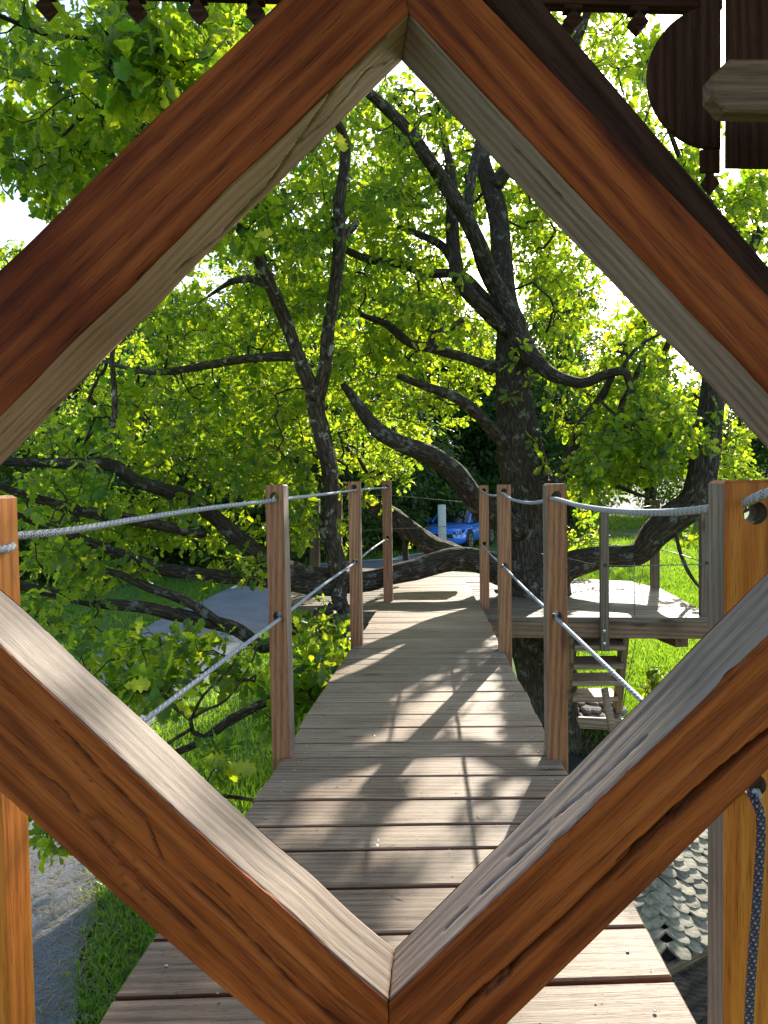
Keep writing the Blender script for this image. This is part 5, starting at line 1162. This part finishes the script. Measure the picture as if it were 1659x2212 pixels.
for (x, y, d, s, (dx, dy), yel) in SOLO:
    leaf_obj(P(x, y, d), _r * dx - _u * dy + _f * .15, -_f * .85 + _u * .25 + _r * .12, s, LMY if yel else LM[2])
print('OAK sprays', len(TIPS), 'leaves', len(O), 'twig nodes', cnt)

# ================================================================== FOREST BEHIND
def crown_geo(seed, h, r, z0, nleaf, size, geos, droop=.2, clumps=60, mat=LEAF_F, flat=.7, shape=1.0):
    rg = np.random.default_rng(seed); c = []
    while len(c) < clumps:
        v = rg.normal(size=3); v /= np.linalg.norm(v); q = rg.random() ** .33
        zz = z0 + (h - z0) * (.5 + .5 * v[2] * q); f = ((zz - z0) / (h - z0)); prof = (math.sin(math.pi * min(1, max(.04, f ** .75 * .93 + .05))) ** .7) * shape
        c.append((v[0] * r * q * prof, v[1] * r * q * prof, zz, r * rg.uniform(.20, .38)))
    c = np.array(c); k = rg.integers(0, clumps, nleaf); g = rg.normal(size=(nleaf, 3)); g /= np.linalg.norm(g, axis=1, keepdims=True); g *= (rg.random((nleaf, 1)) ** .4)
    O = c[k, :3] + g * c[k, 3:4] * np.array([1, 1, flat]); X_ = g * .8 + rg.normal(size=(nleaf, 3)) * .6 + np.array([0, 0, -droop]); N_ = np.array([0, 0, .8]) + g * .5 + rg.normal(size=(nleaf, 3)) * .5
    V, F, U, T_ = place_leaves(O, X_, N_, size * rg.uniform(.7, 1.3, nleaf), geos, rg)
    return mesh_np('crown', V, [F], mat, uv=U, attrs={'tint': T_}, smooth=True), c
def trunk_geo(seed, h, r, c):
    rg = np.random.default_rng(seed + 99); Vs, Qs, Ts, Us, b = [], [], [], [], 0
    def ad(pts, rr, sides):
        nonlocal b
        q, r_ = resample(pts, .4, rr); V, F, T_, U = tube_np(q, r_, sides, .12, seed); Vs.append(V); Qs.append(F + b); Ts.append(T_ + b); Us.append(U); b += len(V)
    ad([(0, 0, -.3), (.05, .02, h * .3), (rg.normal() * .2, rg.normal() * .2, h * .62), (rg.normal() * .3, rg.normal() * .3, h * .92)], [r, r * .8, r * .5, r * .12], 12)
    for k in rg.choice(len(c), min(14, len(c)), replace=False):
        e = c[k, :3]; z = max(.15 * h, e[2] * rg.uniform(.45, .75)); ad([(0, 0, z), tuple(e * [.5, .5, 1] + [0, 0, -(e[2] - z) * .35]), tuple(e)], [r * .35, r * .2, r * .05], 6)
    return mesh_np('trunk', np.concatenate(Vs), [np.concatenate(Qs), np.concatenate(Ts)], BARK_F, uv=np.concatenate(Us), smooth=True)
KINDS = []
for s, (h, r, z0, n, sz) in enumerate([(10.5, 4.0, 1.0, 15000, .20), (8.5, 3.6, .7, 13000, .19), (12.0, 4.2, 1.6, 16000, .21), (7.0, 3.2, .4, 11000, .18)]):
    me, c = crown_geo(50 + s, h, r, z0, n, sz, SMALL if s == 3 else TINY, clumps=70); KINDS.append((me, trunk_geo(50 + s, h, .22, c), h))
ORD = ['first', 'second', 'third', 'fourth', 'fifth', 'sixth', 'seventh', 'eighth', 'ninth', 'tenth', 'eleventh', 'twelfth', 'thirteenth', 'fourteenth', 'fifteenth', 'sixteenth', 'seventeenth', 'eighteenth', 'nineteenth', 'twentieth', 'twenty-first', 'twenty-second', 'twenty-third', 'twenty-fourth']
def tree(px, d, kind, s, label, group, rz, name='forest_tree', cat='tree', sz=1.0):
    me, tm, h = KINDS[kind]; x = (px - 829.5) / FPX * d; z = float(ground_z(x, d))
    o = bpy.data.objects.new(name, None); COL.objects.link(o); Mx = Matrix.Translation((x, d, z - .05)) @ Matrix.Rotation(rz, 4, 'Z') @ Matrix.Diagonal((s, s, s * sz, 1)); o.matrix_world = Mx; reg(o, Mx); props(o, label, cat, group)
    for nm, m in (('trunk', tm), ('crown', me)):
        c = bpy.data.objects.new(nm, m); COL.objects.link(c); c.parent = o
        if nm == 'crown': c['kind'] = 'stuff'
LEFTW = [(-420, 24, 0, 1.0), (-190, 29, 2, 1.0), (20, 31, 0, .80), (170, 27, 1, .95), (320, 31, 2, .95), (450, 26, 1, 1.05), (590, 32, 0, 1.12), (715, 27, 3, 1.2), (830, 34, 2, 1.05), (930, 37, 0, 1.1), (1050, 36, 1, 1.15)]
for k, (px, d, kd, s) in enumerate(LEFTW):
    tree(px, d, kd, s, ['dense dark leafy tree', 'bushy dark tree', 'tall dark broadleaf tree', 'low round leafy tree'][kd] + ' in the wood behind the bridge, ' + ORD[k] + ' from the left', 'trees of the shaded wood beyond the path', k * 1.3)
tree(1110, 42, 2, .9, 'tall pale green tree far behind the oak trunk, left of its bark', None, .7)
tree(1225, 34, 0, 1.12, 'broad rounded tree added for shade behind the right side of the oak trunk', None, 1.7)  # tree added to shade the grass and path at lower left
RIGHTW = [(1180, 44, 3, 1.3), (1290, 52, 1, 1.05), (1400, 50, 3, 1.35), (1500, 46, 3, 1.2), (1600, 40, 1, .95), (1720, 38, 0, .9), (1850, 36, 2, .85)]
for k, (px, d, kd, s) in enumerate(RIGHTW):
    tree(px, d, kd, s, ['dense dark leafy tree', 'bushy dark tree', 'tall dark broadleaf tree', 'low round leafy tree'][kd] + ' beyond the lawn on the right, ' + ORD[k] + ' from the left', 'trees beyond the right side of the lawn', k * 2.1 + .4)
# understorey shrubs along the edge of the wood
sm, sc = crown_geo(90, 2.8, 1.9, .05, 8000, .15, TINY, clumps=40, shape=1.15); SH = [(sm, trunk_geo(90, 2.4, .05, sc), 2.8)]
base_k = len(KINDS); KINDS += SH
for k, (px, d, s) in enumerate([(-250, 19, 1.0), (-60, 22, 1.1), (90, 21.5, .9), (240, 22.5, 1.1), (400, 23, 1.0), (540, 23.5, 1.15), (660, 25, 1.05), (770, 27.5, 1.1), (850, 29, 1.15), (930, 31.5, 1.3), (1010, 33, 1.3), (1120, 34, 1.2), (1210, 37, 1.0)]):
    tree(px, d, base_k, s, 'dark green shrub at the foot of the wood behind the bridge, ' + ORD[k] + ' from the left', 'shrubs along the edge of the wood', k * 1.7, name='shrub', cat='shrub')
# pine
rg = np.random.default_rng(5); O, X_, N_ = [], [], []
for k in range(46):
    z = 4.5 + 8.5 * (k / 46) ** .85; a = k * 2.4 + rg.random(); L = (3.4 * (1 - ((z - 4.5) / 9.4)) + .5) * rg.uniform(.6, 1.1)
    for q in range(110):
        f = rg.random() ** .6; c = np.array([math.cos(a) * L * f, math.sin(a) * L * f, z + .25 * L * f * f - .2 * f]) + rg.normal(size=3) * np.array([.28, .28, .13]) * (.5 + f)
        O.append(c); X_.append(rg.normal(size=3) + [math.cos(a), math.sin(a), .4]); N_.append(rg.normal(size=3))
NG = [leaf_geo([(0, 0), (.3, .05), (.7, .05), (1, 0)], .3, .1, 1)]
V, F, U, T_ = place_leaves(np.array(O), np.array(X_), np.array(N_), rg.uniform(.25, .5, len(O)), NG, rg)
x = (1248 - 829.5) / FPX * 46; pz = float(ground_z(x, 46.0)); pine = thing('pine_tree', 'thin dark pine standing alone against the bright sky beyond the lawn', 'tree', (x, 46, pz))
link('crown', mesh_np('crown', V, [F], NEEDLE, uv=U, attrs={'tint': T_}), Matrix.Translation((x, 46, pz)), pine)['kind'] = 'stuff'
tube('trunk', [(x, 46, pz - .3), (x + .1, 46, pz + 6), (x + .05, 46, pz + 13)], [.2, .14, .03], 10, BARK_F, pine, rough=.1)
for k in range(0, 46, 2):
    z = 4.5 + 8.5 * (k / 46) ** .85; a = k * 2.4; L = (3.4 * (1 - ((z - 4.5) / 9.4)) + .5) * .8
    tube('branch', [(x, 46, pz + z - .1), (x + math.cos(a) * L * .5, 46 + math.sin(a) * L * .5, pz + z - .05), (x + math.cos(a) * L, 46 + math.sin(a) * L, pz + z + .2)], [.05, .035, .012], 5, BARK_F, pine)

# bright bush by the steps
bp_ = P(1405, 1530, 7.3); bush = thing('hazel_bush', 'small bright green broad leaved bush beside the steps', 'bush', bp_)
O, X_, N_ = [], [], []
for k in range(9):
    e = P(1375 + RNG.random() * 85, 1420 + RNG.random() * 70, 7.0 + RNG.random() * .5); m_ = (bp_ + e) / 2 + RNG.normal(size=3) * .06; q, rr = resample([bp_, m_, e], .05, [.008, .005, .002])
    tube('stem', q, rr, 6, TWIG, bush)
    for j in range(11):
        p = q[int(len(q) * (.45 + .55 * RNG.random())) - 1]; O.append(p); X_.append(RNG.normal(size=3) + [0, 0, -.2]); N_.append(RNG.normal(size=3) * .5 + [0, -.2, .9])
OM = [mesh_np('leaf', g[0], [g[1]], LEAF_S, uv=g[2], attrs={'tint': np.zeros(len(g[0]))}, smooth=True) for g in OVAL]
for k in range(len(O)): leaf_obj(np.array(O[k]), X_[k], N_[k], RNG.uniform(.07, .12), OM[k % 2], par_=bush)
# flowering shrub far across the lawn
fp = T(1262, 1092); fs = thing('flowering_shrub', 'leafy shrub with red blossoms between the trunk and the gravel track', 'shrub', (fp[0], fp[1], fp[2]))
fm, fc = crown_geo(77, 1.6, 1.2, .05, 1500, .14, TINY, clumps=18, mat=LEAF_S); link('crown', fm, WM['flowering_shrub'], fs)['kind'] = 'stuff'
RED = plain('red_petals', (.55, .02, .05), .6)
for k in range(14):
    a = RNG.random() * 6.28; rock('blossom', (fp[0] + math.cos(a) * .9 * RNG.random() - .1, fp[1] - .9 - .3 * RNG.random(), fp[2] + .6 + RNG.random() * .9), .11, .07, .10, RED, fs, k + 3)

# ================================================================== GRASS, STRAW
def scatter_px(n, x0, x1, y0, y1, rng):
    out = []
    px = rng.uniform(x0, x1, n); py = rng.uniform(y0, y1, n)
    for a, b in zip(px, py):
        v = _f + _r * ((a - 829.5) / FPX) + _u * ((1106 - b) / FPX); out.append(v)
    v = np.array(out); t = np.full(n, 6.0)
    for _ in range(40):
        p = EYE + v * t[:, None]; h = p[:, 2] - ground_z(p[:, 0], p[:, 1]); t = t + h / np.maximum(.05, -v[:, 2]) * .6
        t = np.clip(t, 2, 60)
    return EYE + v * t[:, None]
pts = [scatter_px(n, *b_, RNG) for n, b_ in ((9000, (0, 700, 1250, 1700)), (13000, (150, 700, 1650, 2212)), (7000, (560, 860, 1280, 1560)), (20000, (1180, 1640, 1110, 1350)), (9000, (1180, 1560, 1380, 1650)), (3000, (600, 1200, 1150, 1230)), (5000, (300, 640, 1240, 1340)))]
pts = np.concatenate(pts)
# not on the path
dE = np.full(len(pts), 9.0); sg = np.zeros(len(pts))
for c in range(0, len(pts), 4000):
    d = ((pts[c:c + 4000, None, :2] - E2[None]) ** 2).sum(-1); k = d.argmin(1); dE[c:c + 4000] = np.sqrt(d.min(1)); sg[c:c + 4000] = ((pts[c:c + 4000, :2] - E2[k]) * Nn[k]).sum(1)
pts = pts[(sg < -.02 + .06 * RNG.normal(size=len(pts))) | (sg > PATH_W + .03)]
pit = (pts[:, 0] > .9) & (pts[:, 1] < 7.5) & (RNG.random(len(pts)) < .85); pts = pts[~pit]
pts = np.repeat(pts, 2, 0) + RNG.normal(size=(len(pts) * 2, 3)) * np.array([.05, .05, 0]); pts[:, 2] = ground_z(pts[:, 0], pts[:, 1]) - .005
def blades(pts, h, w, lean):
    n = len(pts); a = RNG.random(n) * 6.28; hh = h * RNG.uniform(.5, 1.4, n); s = np.stack([np.cos(a), np.sin(a), 0 * a], 1) * (w * RNG.uniform(.7, 1.3, n))[:, None]
    ln = RNG.normal(size=(n, 3)) * lean * hh[:, None]; ln[:, 2] = 0
    up_ = np.stack([0 * a, 0 * a, hh], 1); V = np.stack([pts - s, pts + s, pts + s * .6 + up_ * .6 + ln * .4, pts - s * .6 + up_ * .6 + ln * .4, pts + up_ + ln], 1).reshape(-1, 3)
    b = (np.arange(n) * 5)[:, None]; return V, b + np.array([[0, 1, 2, 3]]), b + np.array([[3, 2, 4]]), np.repeat(RNG.random(n), 5)
dist = np.linalg.norm(pts - EYE, axis=1); V, Q, T3, tt = blades(pts, .075 + .002 * dist, .0035 + .00055 * dist, .45)
uvz = np.zeros((len(V), 2))
o = link('grass', mesh_np('grass', V, [Q, T3], GRASSM, uv=uvz, attrs={'tint': tt})); props(o, 'short uneven green grass beside the path and over the lawn', 'grass', kind='stuff')
sp = scatter_px(850, 40, 330, 1800, 2212, RNG); sp = np.concatenate([sp, scatter_px(300, 150, 300, 1900, 2140, RNG)]); n = len(sp)
a = RNG.random(n) * 6.28; L = RNG.uniform(.03, .16, n); d_ = np.stack([np.cos(a), np.sin(a), RNG.normal(size=n) * .12], 1) * L[:, None]; s_ = np.stack([-np.sin(a), np.cos(a), 0 * a], 1) * .0034
sp[:, 2] = ground_z(sp[:, 0], sp[:, 1]) + .038; bend = np.stack([-np.sin(a), np.cos(a), 0 * a + .4], 1) * (RNG.normal(size=n) * .25 * L)[:, None]; bend[:, 2] = np.abs(bend[:, 2]) * .5
V = np.stack([sp - s_, sp + s_, sp + d_ * .5 + bend + s_, sp + d_ * .5 + bend - s_, sp + d_ + s_ * .5, sp + d_ - s_ * .5], 1).reshape(-1, 3); b = (np.arange(n) * 6)[:, None]
o = link('dry_grass_clippings', mesh_np('dry_grass_clippings', V, [np.concatenate([b + [[0, 1, 2, 3]], b + [[3, 2, 4, 5]]])], STRAW, uv=np.zeros((len(V), 2)), attrs={'tint': np.repeat(RNG.random(n), 6)})); props(o, 'dry straw coloured grass clippings lying along the edge of the path', 'grass', kind='stuff')

n = 520; yy = .9 + 6.5 * RNG.random(n) ** 1.5; xl = np.array([edge_x(eL, y) for y in yy]); xr = np.array([edge_x(eR, y) for y in yy]); xx = xl + (xr - xl) * (.03 + .94 * RNG.random(n))
P0 = np.stack([xx, yy, .0035 + .004 * RNG.random(n)], 1); a = RNG.random(n) * 6.28; Lb = np.where(RNG.random(n) < .10, RNG.uniform(.02, .045, n), RNG.uniform(.003, .011, n))
dx = np.stack([np.cos(a), np.sin(a), RNG.normal(size=n) * .1], 1) * Lb[:, None]; sx = np.stack([-np.sin(a), np.cos(a), 0 * a + .1], 1) * np.where(Lb > .015, .0016, Lb * .35)[:, None]
V = np.stack([P0 - dx * .5, P0 - sx, P0 + dx * .5, P0 + sx + [0, 0, .002]], 1).reshape(-1, 3); b_ = (np.arange(n) * 4)[:, None]
LIT = leafmat('dry_litter', (.10, .055, .025), (.30, .21, .11), (.12, .07, .03), (.2, .12, .05), .2, veins=False)
o = link('leaf_litter', mesh_np('leaf_litter', V, [b_ + [[0, 1, 2, 3]]], LIT, uv=np.zeros((len(V), 2)), attrs={'tint': np.repeat(RNG.random(n), 4)})); props(o, 'dry crumbs, bud scales and twig bits scattered over the bridge planks', 'leaf litter', kind='stuff')
